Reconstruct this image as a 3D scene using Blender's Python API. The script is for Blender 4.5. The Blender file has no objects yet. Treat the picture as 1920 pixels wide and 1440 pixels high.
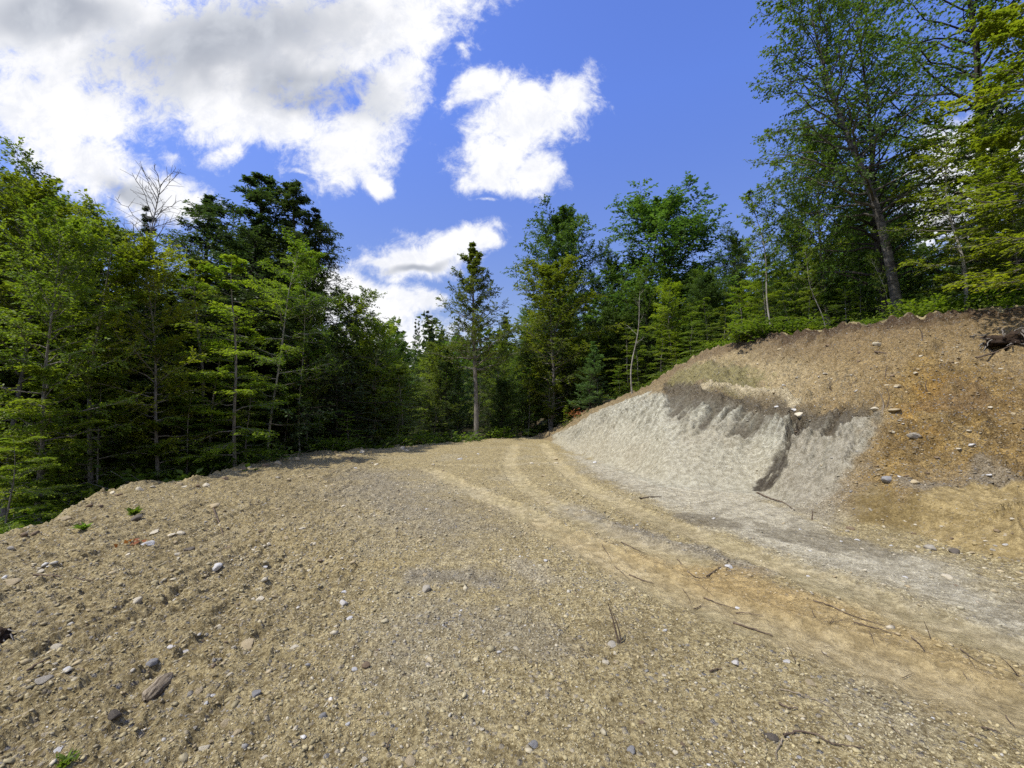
import bpy, math, random
import numpy as np
from math import radians

# ------------------------------------------------------------------ camera
scene = bpy.context.scene
HC = 1.65                       # eye height
FPX = 800.0                     # focal length in photo pixels (1920 wide)
PITCH = math.atan(50 / FPX)
CP, SP = math.cos(PITCH), math.sin(PITCH)
cam_data = bpy.data.cameras.new('camera')
cam = bpy.data.objects.new('camera', cam_data)
scene.collection.objects.link(cam)
cam.location = (0, 0, HC)
cam.rotation_euler = (math.pi / 2 + PITCH, 0, 0)
cam_data.sensor_width = 36
cam_data.lens = FPX / 1920 * 36
cam_data.clip_start = 0.05
cam_data.clip_end = 6000
scene.camera = cam

# ------------------------------------------------------------------ light and exposure
SUN_EL, SUN_AZ = radians(59), radians(-114)      # azimuth from +Y, clockwise
sun_dir = (math.cos(SUN_EL) * math.sin(SUN_AZ), math.cos(SUN_EL) * math.cos(SUN_AZ), math.sin(SUN_EL))
sd = bpy.data.lights.new('sun', 'SUN')
sd.energy = 3.6
sd.angle = radians(0.6)
sd.color = (1.0, 0.955, 0.87)
so = bpy.data.objects.new('sun', sd)
scene.collection.objects.link(so)
so.rotation_euler = (math.pi / 2 - SUN_EL, 0, -SUN_AZ + math.pi)
scene.view_settings.view_transform = 'Standard'
scene.view_settings.look = 'None'
scene.view_settings.exposure = 0.42
scene.view_settings.gamma = 1.0
scene.cycles.use_denoising = False
scene.cycles.max_bounces = 7
scene.cycles.diffuse_bounces = 3
scene.cycles.glossy_bounces = 2
scene.cycles.transmission_bounces = 4
scene.cycles.sample_clamp_indirect = 8
scene.cycles.caustics_reflective = False
scene.cycles.caustics_refractive = False


def ray(px, py):
    u = (px - 960) / FPX
    v = (720 - py) / FPX
    return np.array([u, CP - v * SP, SP + v * CP])


class N:
    """small helper for node trees"""
    def __init__(self, nt):
        self.nt = nt
        nt.nodes.clear()

    def node(self, t, **kw):
        n = self.nt.nodes.new(t)
        for k, v in kw.items():
            setattr(n, k, v)
        return n

    def put(self, sock, val):
        if isinstance(val, bpy.types.NodeSocket):
            self.nt.links.new(val, sock)
        else:
            if hasattr(sock.default_value, '__len__') and len(sock.default_value) == 4 and len(val) == 3:
                val = (*val, 1)
            sock.default_value = val

    def math(self, op, a, b=0.0, c=None, clamp=False):
        n = self.node('ShaderNodeMath', operation=op, use_clamp=clamp)
        self.put(n.inputs[0], a)
        self.put(n.inputs[1], b)
        if c is not None:
            self.put(n.inputs[2], c)
        return n.outputs[0]

    def mix(self, f, a, b, blend='MIX'):
        n = self.node('ShaderNodeMix', data_type='RGBA', blend_type=blend)
        self.put(n.inputs[0], f)
        self.put(n.inputs[6], a)
        self.put(n.inputs[7], b)
        return n.outputs[2]

    def ramp(self, v, lo, hi, a=0.0, b=1.0, smooth=True):
        n = self.node('ShaderNodeMapRange')
        n.interpolation_type = 'SMOOTHSTEP' if smooth else 'LINEAR'
        self.put(n.inputs[0], v)
        for i, x in zip((1, 2, 3, 4), (lo, hi, a, b)):
            self.put(n.inputs[i], x)
        return n.outputs[0]

    def noise(self, vec, scale, detail=4, rough=0.55, dist=0.0, lac=2.0):
        n = self.node('ShaderNodeTexNoise')
        if vec is not None:
            self.put(n.inputs['Vector'], vec)
        n.inputs['Scale'].default_value = scale
        n.inputs['Detail'].default_value = detail
        n.inputs['Roughness'].default_value = rough
        n.inputs['Lacunarity'].default_value = lac
        n.inputs['Distortion'].default_value = dist
        return n.outputs[0]


# ------------------------------------------------------------------ sky
world = bpy.data.worlds.new('World')
scene.world = world
world.use_nodes = True
W = N(world.node_tree)


def build_sky():
    tc = W.node('ShaderNodeTexCoord')
    d = tc.outputs['Generated']
    sky = W.node('ShaderNodeTexSky', sky_type='NISHITA', sun_disc=False)
    sky.sun_elevation = SUN_EL
    sky.sun_rotation = SUN_AZ
    sky.air_density = 1.0
    sky.dust_density = 0.3
    sky.ozone_density = 2.5
    sep = W.node('ShaderNodeSeparateXYZ')
    W.put(sep.inputs[0], d)
    x, y, z = sep.outputs
    ys = W.math('MAXIMUM', y, 0.12)
    u = W.math('DIVIDE', x, ys)
    v = W.math('DIVIDE', z, ys)
    comb = W.node('ShaderNodeCombineXYZ')
    W.put(comb.inputs[0], u)
    W.put(comb.inputs[1], v)
    uv = comb.outputs[0]
    # domain warp so the blobs lose their round outline
    wn = W.node('ShaderNodeTexNoise')
    W.put(wn.inputs['Vector'], uv)
    wn.inputs['Scale'].default_value = 5.5
    wn.inputs['Detail'].default_value = 3
    vs = W.node('ShaderNodeVectorMath', operation='SUBTRACT')
    W.put(vs.inputs[0], wn.outputs['Color'])
    vs.inputs[1].default_value = (0.5, 0.5, 0.5)
    vm = W.node('ShaderNodeVectorMath', operation='SCALE')
    W.put(vm.inputs[0], vs.outputs[0])
    vm.inputs['Scale'].default_value = 0.15
    va = W.node('ShaderNodeVectorMath', operation='ADD')
    W.put(va.inputs[0], uv)
    W.put(va.inputs[1], vm.outputs[0])
    p = va.outputs[0]

    def blobs(lst, q):
        out = None
        for px, py, rx, ry, rot in lst:
            r = ray(px, py)
            mp = W.node('ShaderNodeMapping', vector_type='TEXTURE')
            W.put(mp.inputs[0], q)
            mp.inputs[1].default_value = (r[0] / r[1], r[2] / r[1], 0)
            mp.inputs[2].default_value = (0, 0, radians(rot))
            mp.inputs[3].default_value = (rx / FPX, ry / FPX, 1)
            s2 = W.node('ShaderNodeSeparateXYZ')
            W.put(s2.inputs[0], mp.outputs[0])
            ln = W.math('SQRT', W.math('ADD', W.math('MULTIPLY', s2.outputs[0], s2.outputs[0]),
                                       W.math('MULTIPLY', s2.outputs[1], s2.outputs[1])))
            f = W.math('MULTIPLY', W.math('SUBTRACT', 1.0, ln), 0.42 if rx < 42 else 1.0)
            if out is None:
                out = f
            else:
                n = W.node('ShaderNodeMath', operation='SMOOTH_MAX')
                W.put(n.inputs[0], out)
                W.put(n.inputs[1], f)
                n.inputs[2].default_value = 0.15
                out = n.outputs[0]
        return out

    body = [(80, 40, 460, 190, -4), (450, 95, 400, 170, 8), (690, 50, 270, 100, 12), (560, 330, 40, 14, 10), (870, 100, 14, 14, 0), (615, 330, 26, 12, 0), (660, 265, 150, 80, 22),
            (735, 150, 75, 130, -10), (480, 215, 230, 75, -14), (80, 200, 230, 110, -8), (140, 290, 160, 85, -22),
            (290, 360, 135, 62, -22), (330, 275, 38, 22, -30), (435, 280, 34, 32, 20), (705, 325, 60, 35, -60),
            (985, 225, 125, 100, 25), (1065, 175, 78, 66, 30), (895, 165, 85, 45, 20), (925, 305, 95, 55, -5),
            (1005, 325, 52, 42, 0), (1022, 356, 30, 15, 20), (910, 363, 18, 8, 0),
            (785, 482, 135, 52, 8), (855, 462, 95, 42, 10), (712, 488, 52, 22, 0), (905, 468, 42, 24, 0),
            (640, 540, 80, 48, -20), (720, 575, 110, 50, -10), (600, 580, 90, 70, 0), (785, 575, 55, 40, 0),
            (735, 524, 34, 18, 0), (700, 640, 200, 60, 0),
            (1790, 300, 130, 85, 10), (1870, 320, 120, 110, 0), (1755, 400, 80, 60, 0)]
    grey = [(430, 80, 380, 125, 10), (560, 160, 230, 80, -8), (90, 30, 240, 90, 0), (240, 350, 90, 28, -25), (780, 500, 90, 16, 6)]
    f = blobs(body, p)
    n1 = W.noise(uv, 6.0, 10, 0.66, 0.25)
    n2 = W.noise(uv, 15.0, 10, 0.72, 0.5)
    nn = W.math('ADD', W.math('MULTIPLY', W.math('SUBTRACT', n1, 0.5), 1.25),
                W.math('MULTIPLY', W.math('SUBTRACT', n2, 0.5), 1.25))
    dens = W.math('ADD', f, nn)
    # softer light inside: density towards the sun (upper left)
    # elsewhere: broken cloud all round
    gn = W.noise(d, 2.2, 8, 0.6, 0.3)
    back = W.ramp(y, 0.30, 0.18)
    elev = W.ramp(z, 0.02, 0.2)
    gd = W.math('SUBTRACT', W.math('MULTIPLY', W.math('SUBTRACT', gn, 0.47), 3.0), W.math('SUBTRACT', 1.0, elev))
    dens_all = W.mix(back, dens, gd)
    n3 = W.noise(uv, 42.0, 6, 0.7, 0.4)
    dens_all = W.math('ADD', dens_all, W.math('MULTIPLY', W.math('SUBTRACT', n3, 0.5), 0.45))
    alpha = W.ramp(dens_all, -0.10, 0.50)
    g = blobs(grey, p)
    sh_noise = W.noise(uv, 5.0, 6, 0.55, 0.2)
    gv = W.ramp(W.math('ADD', g, W.math('MULTIPLY', W.math('SUBTRACT', sh_noise, 0.5), 1.5)), -0.1, 0.75)
    # folds: small-scale modelling of the cloud body
    fold = W.ramp(W.math('ADD', W.math('MULTIPLY', n1, .6), W.math('MULTIPLY', n2, .4)), 0.38, 0.56)
    white = W.mix(fold, (0.80, 0.82, 0.88), (0.98, 0.98, 1.0))
    white = W.mix(W.ramp(dens_all, 0.1, 0.7), (0.86, 0.88, 0.95), white)
    gcol = W.mix(W.ramp(sh_noise, 0.35, 0.65), (0.40, 0.43, 0.50), (0.62, 0.65, 0.71))
    ccol = W.mix(gv, white, gcol)
    hs = W.node('ShaderNodeHueSaturation')
    hs.inputs['Hue'].default_value = 0.522
    hs.inputs['Saturation'].default_value = 1.1
    hs.inputs['Value'].default_value = 1.0
    W.put(hs.inputs['Color'], sky.outputs[0])
    bg1 = W.node('ShaderNodeBackground')
    tint = W.mix(W.ramp(z, 0.12, 0.60, smooth=False), (0.78, 0.69, 0.59), (0.95, 1.13, 1.34))
    W.put(bg1.inputs[0], W.mix(1.0, hs.outputs[0], tint, 'MULTIPLY'))
    bg1.inputs[1].default_value = 0.15
    bg2 = W.node('ShaderNodeBackground')
    W.put(bg2.inputs[0], ccol)
    bg2.inputs[1].default_value = 0.80
    mx = W.node('ShaderNodeMixShader')
    W.put(mx.inputs[0], alpha)
    W.nt.links.new(bg1.outputs[0], mx.inputs[1])
    W.nt.links.new(bg2.outputs[0], mx.inputs[2])
    out = W.node('ShaderNodeOutputWorld')
    W.nt.links.new(mx.outputs[0], out.inputs[0])
    world.cycles.sampling_method = 'MANUAL'
    world.cycles.sample_map_resolution = 1024


build_sky()

# ------------------------------------------------------------------ numpy noise
rng = np.random.default_rng(11)
random.seed(4)


def _h(ix, iy, seed):
    h = (ix.astype(np.int64) * 374761393 + iy.astype(np.int64) * 668265263 + seed * 1442695041) & 0xffffffff
    h = ((h ^ (h >> 13)) * 1274126177) & 0xffffffff
    h = h ^ (h >> 16)
    return h


def gnoise(x, y, seed=0):
    x = np.asarray(x, float); y = np.asarray(y, float)
    ix = np.floor(x); iy = np.floor(y)
    fx = x - ix; fy = y - iy
    sx = fx * fx * fx * (fx * (fx * 6 - 15) + 10)
    sy = fy * fy * fy * (fy * (fy * 6 - 15) + 10)
    r = []
    for dy in (0, 1):
        for dx in (0, 1):
            a = _h(ix + dx, iy + dy, seed) * (2 * math.pi / 4294967296.0)
            r.append(np.cos(a) * (fx - dx) + np.sin(a) * (fy - dy))
    a = r[0] + sx * (r[1] - r[0])
    b = r[2] + sx * (r[3] - r[2])
    return (a + sy * (b - a)) * 1.5


def fbm(x, y, octaves=4, seed=0, gain=0.5, lac=2.03):
    s = np.zeros_like(np.asarray(x, float)); a = 1.0; t = 0
    for o in range(octaves):
        s += a * gnoise(x, y, seed + o * 17)
        t += a
        a *= gain
        x = x * lac + 3.7; y = y * lac - 1.3
    return s / t * 1.3


def sstep(x, a, b):
    t = np.clip((x - a) / (b - a), 0, 1)
    return t * t * (3 - 2 * t)


# ------------------------------------------------------------------ terrain shape
def zat(py, d):
    r = ray(960, py)
    return HC + d * r[2] / r[1]


def col(px, rows):
    """rows: (d, z) with d the depth along +Y; gives azimuth and radial rows"""
    u = (px - 960) / FPX / 1.006
    k = math.sqrt(1 + u * u)
    return (math.degrees(math.atan(u)), [(d * k, z) for d, z in rows])


def brow(px, py, deep, dropw=1.0, far=45.0):
    d = 1.65 / -((zat(py, 1.0) - HC))
    return col(px, [(d, 0.0), (d + 0.45 * dropw, -0.22), (d + 1.3 * dropw, -0.75), (d + 3.2 * dropw, -deep),
                    (d + 9, -deep - 0.3), (far, -deep + 0.2), (110, 1.0), (500, 22.0), (3500, 160)])


def bank(px, toe, a, b, crest):
    rows = [(toe[1], 0.0)] + [(d, zat(py, d)) for py, d in (a, b, crest)]
    dc, zc = rows[-1]
    return col(px, rows + [(dc * 1.3, zc + 0.25), (max(45, dc * 1.6), zc + 1.2), (110, zc + 2), (500, 24.0), (3500, 160)])


def raw(az, rows):
    return (az, rows + [(500, 22.0), (3500, 160)])


COLS = [
    raw(-180, [(22, 0), (24, -.1), (26, -.3), (30, -.6), (36, -1), (50, -1), (110, 1)]),
    raw(-130, [(9, 0), (9.5, -.2), (10.5, -.8), (12.5, -2), (20, -2.4), (45, -2), (110, 1)]),
    raw(-90, [(6.3, 0), (6.8, -.25), (7.8, -.9), (9.8, -2), (16, -2.4), (45, -2), (110, 1)]),
    raw(-65, [(7.0, 0), (7.6, -.25), (8.8, -.9), (11, -2), (18, -2.4), (45, -2), (110, 1)]),
    brow(0, 1015, 2.0), brow(100, 975, 2.0), brow(190, 930, 2.0), brow(235, 914, 2.0), brow(285, 903, 2.0), brow(375, 903, 1.9),
    brow(430, 880, 1.9), brow(490, 865, 1.8), brow(545, 852, 1.7), brow(650, 845, 1.5), brow(780, 835, 1.2), brow(900, 825, 1.0),
    brow(975, 819, 0.7, 1.2, 50),
    bank(1012, (822, 25.0), (816, 27.5), (813, 29.5), (811, 31)),
    bank(1040, (830, 21.5), (815, 24.5), (806, 27), (799, 30)),
    bank(1072, (847, 17), (818, 20.5), (797, 24), (785, 29)),
    bank(1105, (858, 15), (800, 18.5), (780, 21.5), (766, 27)),
    bank(1144, (871, 13.1), (790, 16), (772, 19), (755, 25)),
    bank(1215, (895, 10.6), (758, 14.5), (744, 17), (730, 23)),
    bank(1245, (909, 9.5), (760, 13.2), (735, 15.5), (708, 22)),
    bank(1300, (912, 9.25), (765, 12.2), (727, 13.6), (676, 20)),
    bank(1335, (914, 9.2), (768, 11.8), (725, 13), (662, 18.5)),
    bank(1421, (920, 9.0), (777, 11.2), (742, 12.2), (641, 16)),
    bank(1479, (950, 7.6), (785, 10.0), (757, 11), (633, 14.6)),
    bank(1575, (977, 6.4), (850, 7.8), (770, 9.3), (622, 13)),
    bank(1640, (990, 6.0), (890, 6.9), (780, 8.3), (613, 12)),
    bank(1718, (1000, 5.74), (932, 5.98), (903, 6.5), (603, 11.3)),
    bank(1838, (1020, 5.28), (947, 5.55), (925, 6.05), (594, 10.6)),
    bank(1920, (1044, 4.8), (957, 5.2), (938, 5.7), (588, 10.2)),
    raw(62, [(7.3, 0), (8.1, .42), (8.9, .55), (15.8, 3.9), (21, 4.2), (45, 5), (110, 6)]),
    raw(90, [(7.5, 0), (8.3, .42), (9.1, .6), (16, 3.8), (21, 4.1), (45, 5), (110, 6)]),
    raw(130, [(10, 0), (11, .3), (12, .5), (19, 3), (25, 3.2), (45, 4), (110, 5)]),
    raw(180, [(22, 0), (24, -.1), (26, -.3), (30, -.6), (36, -1), (50, -1), (110, 1)]),
]
for a, rows in COLS:
    rows.insert(0, (0.2, 0.0))
az_fine = np.arange(-60, 60.0001, 0.115)
AZ = np.concatenate([np.arange(-180, -60, 2.0), az_fine, np.arange(62, 180.01, 2.0)])
NF = len(az_fine); I0 = int(np.searchsorted(AZ, -60 - 1e-6))
RG = np.concatenate([0.25 * 1.18 ** np.arange(0, 6), np.geomspace(0.75, 4.5, 270), np.geomspace(4.5, 26, 620)[1:], np.geomspace(26, 40, 70)[1:], 40 * 1.045 ** np.arange(1, 22), 108 * 1.16 ** np.arange(1, 23)])
cz = np.array([c[0] for c in COLS])
Rk = np.stack([np.interp(AZ, cz, [c[1][k][0] for c in COLS]) for k in range(len(COLS[0][1]))])
Zk = np.stack([np.interp(AZ, cz, [c[1][k][1] for c in COLS]) for k in range(len(COLS[0][1]))])


def smooth_cols(A, n):
    B = A.copy()
    k = np.ones(n) / n
    for i in range(A.shape[0]):
        s = np.pad(A[i, I0:I0 + NF], n // 2, mode='edge')
        B[i, I0:I0 + NF] = np.convolve(s, k, 'valid')
    return B


Rk = smooth_cols(Rk, 11)
Zk = smooth_cols(Zk, 11)
ZB = np.stack([np.interp(RG, Rk[:, j], Zk[:, j]) for j in range(len(AZ))], axis=1)      # rows x cols
for _ in range(4):
    s = np.pad(ZB, ((3, 3), (0, 0)), mode='edge')
    ZB = sum(s[i:i + ZB.shape[0]] for i in range(7)) / 7
AZR = np.radians(AZ)
GX = RG[:, None] * np.sin(AZR)[None, :]
GY = RG[:, None] * np.cos(AZR)[None, :]


def sample(A, x, y):
    x = np.asarray(x, float); y = np.asarray(y, float)
    r = np.hypot(x, y); a = np.degrees(np.arctan2(x, y))
    i = np.clip(np.searchsorted(RG, r) - 1, 0, len(RG) - 2)
    j = np.clip(np.searchsorted(AZ, a) - 1, 0, len(AZ) - 2)
    tr = np.clip((r - RG[i]) / (RG[i + 1] - RG[i]), 0, 1)
    ta = np.clip((a - AZ[j]) / (AZ[j + 1] - AZ[j]), 0, 1)
    return (A[i, j] * (1 - tr) * (1 - ta) + A[i + 1, j] * tr * (1 - ta) + A[i, j + 1] * (1 - tr) * ta + A[i + 1, j + 1] * tr * ta)


def hit(px, py, A=None):
    """ground point under a photo pixel (first meeting of its sight line with the terrain)"""
    A = ZB if A is None else A
    d = ray(px, py)
    k = math.hypot(d[0], d[1])
    rr = np.geomspace(0.8, 60, 2500)
    x = d[0] / k * rr; y = d[1] / k * rr; z = HC + d[2] / k * rr
    below = z <= sample(A, x, y)
    i = int(np.argmax(below)) if below.any() else len(rr) - 1
    return np.array([x[i], y[i], z[i]])


def row_value(k, x, y):
    a = np.degrees(np.arctan2(x, y))
    return np.interp(a, AZ, Rk[k]), np.interp(a, AZ, Zk[k])


# ------------------------------------------------------------------ zones of the ground, in world XY
def poly_sd(x, y, pts):
    """signed distance (positive inside) to a polygon in XY"""
    P = np.asarray(pts, float)
    inside = np.zeros(x.shape, bool)
    dist = np.full(x.shape, 1e9)
    for a, b in zip(P, np.roll(P, -1, 0)):
        dx, dy = b - a
        t = np.clip(((x - a[0]) * dx + (y - a[1]) * dy) / (dx * dx + dy * dy + 1e-9), 0, 1)
        dist = np.minimum(dist, np.hypot(x - a[0] - t * dx, y - a[1] - t * dy))
        c = ((a[1] > y) != (b[1] > y)) & (x < (b[0] - a[0]) * (y - a[1]) / (b[1] - a[1] + 1e-12) + a[0])
        inside ^= c
    return np.where(inside, dist, -dist)


def line_dist(x, y, pts):
    P = np.asarray(pts, float)
    dist = np.full(x.shape, 1e9)
    for a, b in zip(P[:-1], P[1:]):
        dx, dy = b - a
        t = np.clip(((x - a[0]) * dx + (y - a[1]) * dy) / (dx * dx + dy * dy + 1e-9), 0, 1)
        dist = np.minimum(dist, np.hypot(x - a[0] - t * dx, y - a[1] - t * dy))
    return dist


def spline(pts, n=8):
    P = np.asarray(pts, float)
    Q = np.vstack([2 * P[0] - P[1], P, 2 * P[-1] - P[-2]])
    out = []
    for i in range(1, len(Q) - 2):
        p0, p1, p2, p3 = Q[i - 1:i + 3]
        for t in np.linspace(0, 1, n, endpoint=False):
            out.append(0.5 * ((2 * p1) + (-p0 + p2) * t + (2 * p0 - 5 * p1 + 4 * p2 - p3) * t * t + (-p0 + 3 * p1 - 3 * p2 + p3) * t ** 3))
    out.append(P[-1])
    return np.array(out)


def px_poly(pts):
    return [hit(a, b)[:2] for a, b in pts]


SEL = (np.abs(AZ)[None, :] <= 62) & (RG[:, None] < 45) & (RG[:, None] > 0.7)
X, Y = GX[SEL], GY[SEL]
R_, A_ = np.hypot(X, Y), np.degrees(np.arctan2(X, Y))
en = fbm(X * 1.6, Y * 1.6, 4, 5)            # edge noise shared by all zones
en2 = fbm(X * 6, Y * 6, 3, 9)


def zone(pts, soft=0.25, rough=0.3):
    return sstep(poly_sd(X, Y, px_poly(pts)) + rough * en + rough * 0.35 * en2, -soft, soft)


def streak(pts, width, soft=0.1, rough=0.08, sp=True):
    W_ = px_poly(pts)
    if sp:
        W_ = spline(W_)
    return 1 - sstep(line_dist(X, Y, W_) + rough * en + rough * en2 * 0.5, width - soft, width + soft)


kR = [np.interp(A_, AZ, Rk[k]) for k in range(6)]
crest_in = sstep(kR[4] - R_, -0.05, 0.15)                 # 1 on the pad side of crest / foot of drop
on_right = sstep(A_, 2.2, 4.0)
pad_in = sstep(kR[1] - R_, -0.1, 0.3)
face = np.clip((R_ - kR[1]) / (kR[4] - kR[1]), 0, 1) * on_right
face_m = sstep(face, 0.0, 0.06) * (R_ < kR[4])
beyond = np.where(on_right > 0.5, sstep(R_ - kR[4] - 0.12 * en, 0.0, 0.25), sstep(R_ - (kR[2] + 0.5) - 0.3 * en, 0.0, 0.8))

clay = zone([(1060, 850), (1150, 868), (1240, 905), (1421, 912), (1500, 965), (1600, 1020), (1750, 1050), (1930, 1130), (1930, 1200), (1700, 1120), (1500, 1050), (1330, 990), (1200, 925), (1100, 880)], 0.35, 0.35)
white = zone([(1036, 816), (1110, 782), (1180, 752), (1240, 738), (1300, 745), (1380, 757), (1480, 777), (1600, 785), (1640, 790), (1600, 880), (1560, 930), (1480, 950), (1421, 925), (1240, 915), (1144, 876), (1080, 850), (1040, 832)], 0.15, 0.25)
greyface = zone([(1495, 790), (1650, 780), (1610, 880), (1600, 930), (1560, 985), (1470, 950), (1450, 900), (1480, 850)], 0.3, 0.35)
dedge = fbm((-0.62 * X + 0.78 * Y) * 4.5, (0.78 * X + 0.62 * Y) * .5, 3, 7)
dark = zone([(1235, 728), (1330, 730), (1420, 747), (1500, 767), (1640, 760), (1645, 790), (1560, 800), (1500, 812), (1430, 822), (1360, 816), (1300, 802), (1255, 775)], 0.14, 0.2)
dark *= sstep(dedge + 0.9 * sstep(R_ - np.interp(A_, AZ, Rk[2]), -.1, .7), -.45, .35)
gully = streak([(1492, 782), (1484, 820), (1466, 860), (1448, 892), (1424, 915)], 0.18, 0.06, 0.20)
gully *= sstep(fbm(X * 7, Y * 7, 3, 15) + .75, 0, .5)
gully2 = streak([(1585, 760), (1560, 790), (1552, 815)], 0.10, 0.06, 0.10)
rim = streak([(1320, 727), (1370, 731), (1440, 743), (1495, 762)], 0.12, 0.05, 0.05)
orange = zone([(1665, 730), (1700, 690), (1760, 672), (1840, 700), (1930, 730), (1930, 890), (1800, 880), (1700, 890), (1640, 940), (1600, 930), (1640, 830)], 0.3, 0.45)
rust = zone([(1690, 720), (1770, 700), (1790, 780), (1720, 830), (1670, 800)], 0.35, 0.5)
brownmid = zone([(1720, 760), (1860, 720), (1900, 790), (1800, 800)], 0.3, 0.5)
sand = zone([(1690, 940), (1760, 925), (1850, 945), (1930, 950), (1930, 1060), (1850, 1025), (1720, 1003), (1600, 985), (1590, 930), (1640, 915)], 0.1, 0.12)
gband = zone([(1700, 905), (1830, 885), (1930, 900), (1930, 945), (1850, 945), (1760, 925)], 0.12, 0.25)
road = zone([(1000, 975), (1150, 1020), (1400, 1075), (1600, 1130), (1930, 1270), (1930, 1370), (1700, 1290), (1450, 1190), (1250, 1110), (1080, 1030)], 0.3, 0.25)
road2 = zone([(1250, 1060), (1420, 1080), (1560, 1130), (1480, 1160), (1320, 1110)], 0.3, 0.4)
bare_tan = zone([(1380, 660), (1500, 690), (1650, 690), (1640, 740), (1520, 760), (1400, 728), (1300, 722), (1270, 705)], 0.3, 0.45)
grassy = zone([(1265, 705), (1380, 690), (1440, 712), (1420, 740), (1330, 728), (1245, 728)], 0.2, 0.4)
greyg = np.maximum.reduce([zone([(640, 880), (760, 885), (930, 985), (860, 1010), (740, 985), (620, 930)], 1.1, 0.9) * .8,
                           zone([(770, 1070), (900, 1065), (1010, 1105), (960, 1125), (830, 1100)], 0.2, 0.3),
                           zone([(1030, 930), (1180, 985), (1420, 1060), (1520, 1100), (1430, 1085), (1200, 1010), (1050, 960)], 0.12, 0.2),
                           zone([(820, 1130), (950, 1140), (1040, 1230), (900, 1250), (800, 1200)], 0.3, 0.5) * 0.6,
                           zone([(1080, 850), (1200, 880), (1290, 925), (1180, 925), (1090, 880)], 0.3, 0.4) * 0.6])
track_a = streak([(1018, 833), (1045, 870), (1120, 925), (1300, 1000), (1500, 1075), (1700, 1150), (1960, 1235)], 0.24, 0.16, 0.10)
track_b = streak([(800, 880), (900, 925), (1000, 972), (1120, 1035), (1300, 1122), (1500, 1195), (1700, 1260), (1960, 1350)], 0.24, 0.16, 0.10)
track_c = streak([(964, 834), (954, 860), (962, 890), (1010, 930), (1120, 985), (1280, 1045)], 0.24, 0.16, 0.10)
track_d = streak([(780, 868), (900, 872), (1020, 868)], 0.25, 0.15, 0.1) * 0.5
tracks = np.maximum.reduce([track_a, track_b, track_c, track_d])
rough_left = sstep(-X - 0.3 - 0.25 * (Y - 2), -0.6, 2.2) * pad_in
damp = zone([(1255, 960), (1330, 965), (1400, 985), (1380, 995), (1300, 985)], 0.1, 0.2)
damp = np.maximum(damp, zone([(1420, 985), (1560, 1000), (1700, 1040), (1660, 1050), (1540, 1030), (1440, 1005)], 0.08, 0.3) * 0.8)
palefan = zone([(930, 1045), (990, 1050), (1040, 1090), (990, 1095)], 0.12, 0.15)

# relief
dB = line_dist(X, Y, spline(px_poly([(800, 880), (900, 925), (1000, 972), (1120, 1035), (1300, 1122), (1500, 1195), (1700, 1260), (1960, 1350)])))
rutn = fbm(dB * 5.5 + 0.25 * en, Y * 0.28 + X * .1, 4, 33, .6)
cr, sr = math.cos(radians(-35)), math.sin(radians(-35))
dz = np.zeros_like(X)
dz += 0.035 * fbm(X * 0.55, Y * 0.55, 3, 21) * sstep(R_, 1.0, 5)
dz += (0.010 + 0.010 * rough_left) * fbm(X * 3.2, Y * 3.2, 3, 31)
dz += 0.0105 * fbm(X * 15, Y * 15, 4, 41, 0.62) * (1 - 0.75 * tracks) * (1 + rough_left)
rid = 1 - np.abs(fbm(X * 4.2 + 0.3 * en + .25 * Y, Y * 0.7, 3, 51))
dz += rough_left * (0.10 * (rid - 0.6)) * sstep(R_, 1.2, 3)
lump = np.maximum(0, fbm(X * 7.5, Y * 7.5, 3, 61) - 0.15)
dz += (0.25 * pad_in * (1 - tracks) * (1 - road) + rough_left) * 0.05 * lump
edge = np.exp(-((R_ - kR[1]) / 0.8) ** 2) * (1 - on_right)
dz += edge * (0.16 * fbm(X * 1.3, Y * 1.3, 4, 71) + 0.05 * lump)
dz -= 0.045 * tracks * (.5 + .5 * sstep(en, -.5, .3))
dz += 0.022 * np.maximum(road, .6 * clay * (1 - face_m)) * rutn
shoulder = sum(np.exp(-((t - 0.35) / 0.25) ** 2) for t in (track_a, track_b, track_c)) * 0.022
dz += shoulder * (0.6 + en2)
clod = np.maximum(0, fbm(X * 24, Y * 24, 3, 46, 0.6) - 0.05)
dz += 0.030 * clod * sstep(9 - R_, 0, 4) * pad_in * (1 - 0.85 * tracks) * (1 - .6 * road) * (.45 + .55 * rough_left)
# cleats of a crawler track on the left of the pad
tl = spline(px_poly([(395, 925), (430, 965), (500, 1010), (600, 1070)]))
strip = 1 - sstep(line_dist(X, Y, tl), 0.30, 0.45)
tl2 = spline(px_poly([(120, 1000), (150, 1060), (260, 1130), (420, 1240)]))
strip = np.maximum(strip, .8 * (1 - sstep(line_dist(X, Y, tl2), 0.25, 0.4)))
tl3 = spline(px_poly([(560, 890), (640, 930), (700, 990), (740, 1050)]))
strip = np.maximum(strip, .7 * (1 - sstep(line_dist(X, Y, tl3), 0.25, 0.4)))
dz += strip * 0.032 * np.sin((X * 0.35 + Y) * 2 * math.pi / 0.19 + 2.2 * en) * sstep(fbm(X * .9, Y * .9, 2, 77), -0.4, 0.2)
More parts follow.
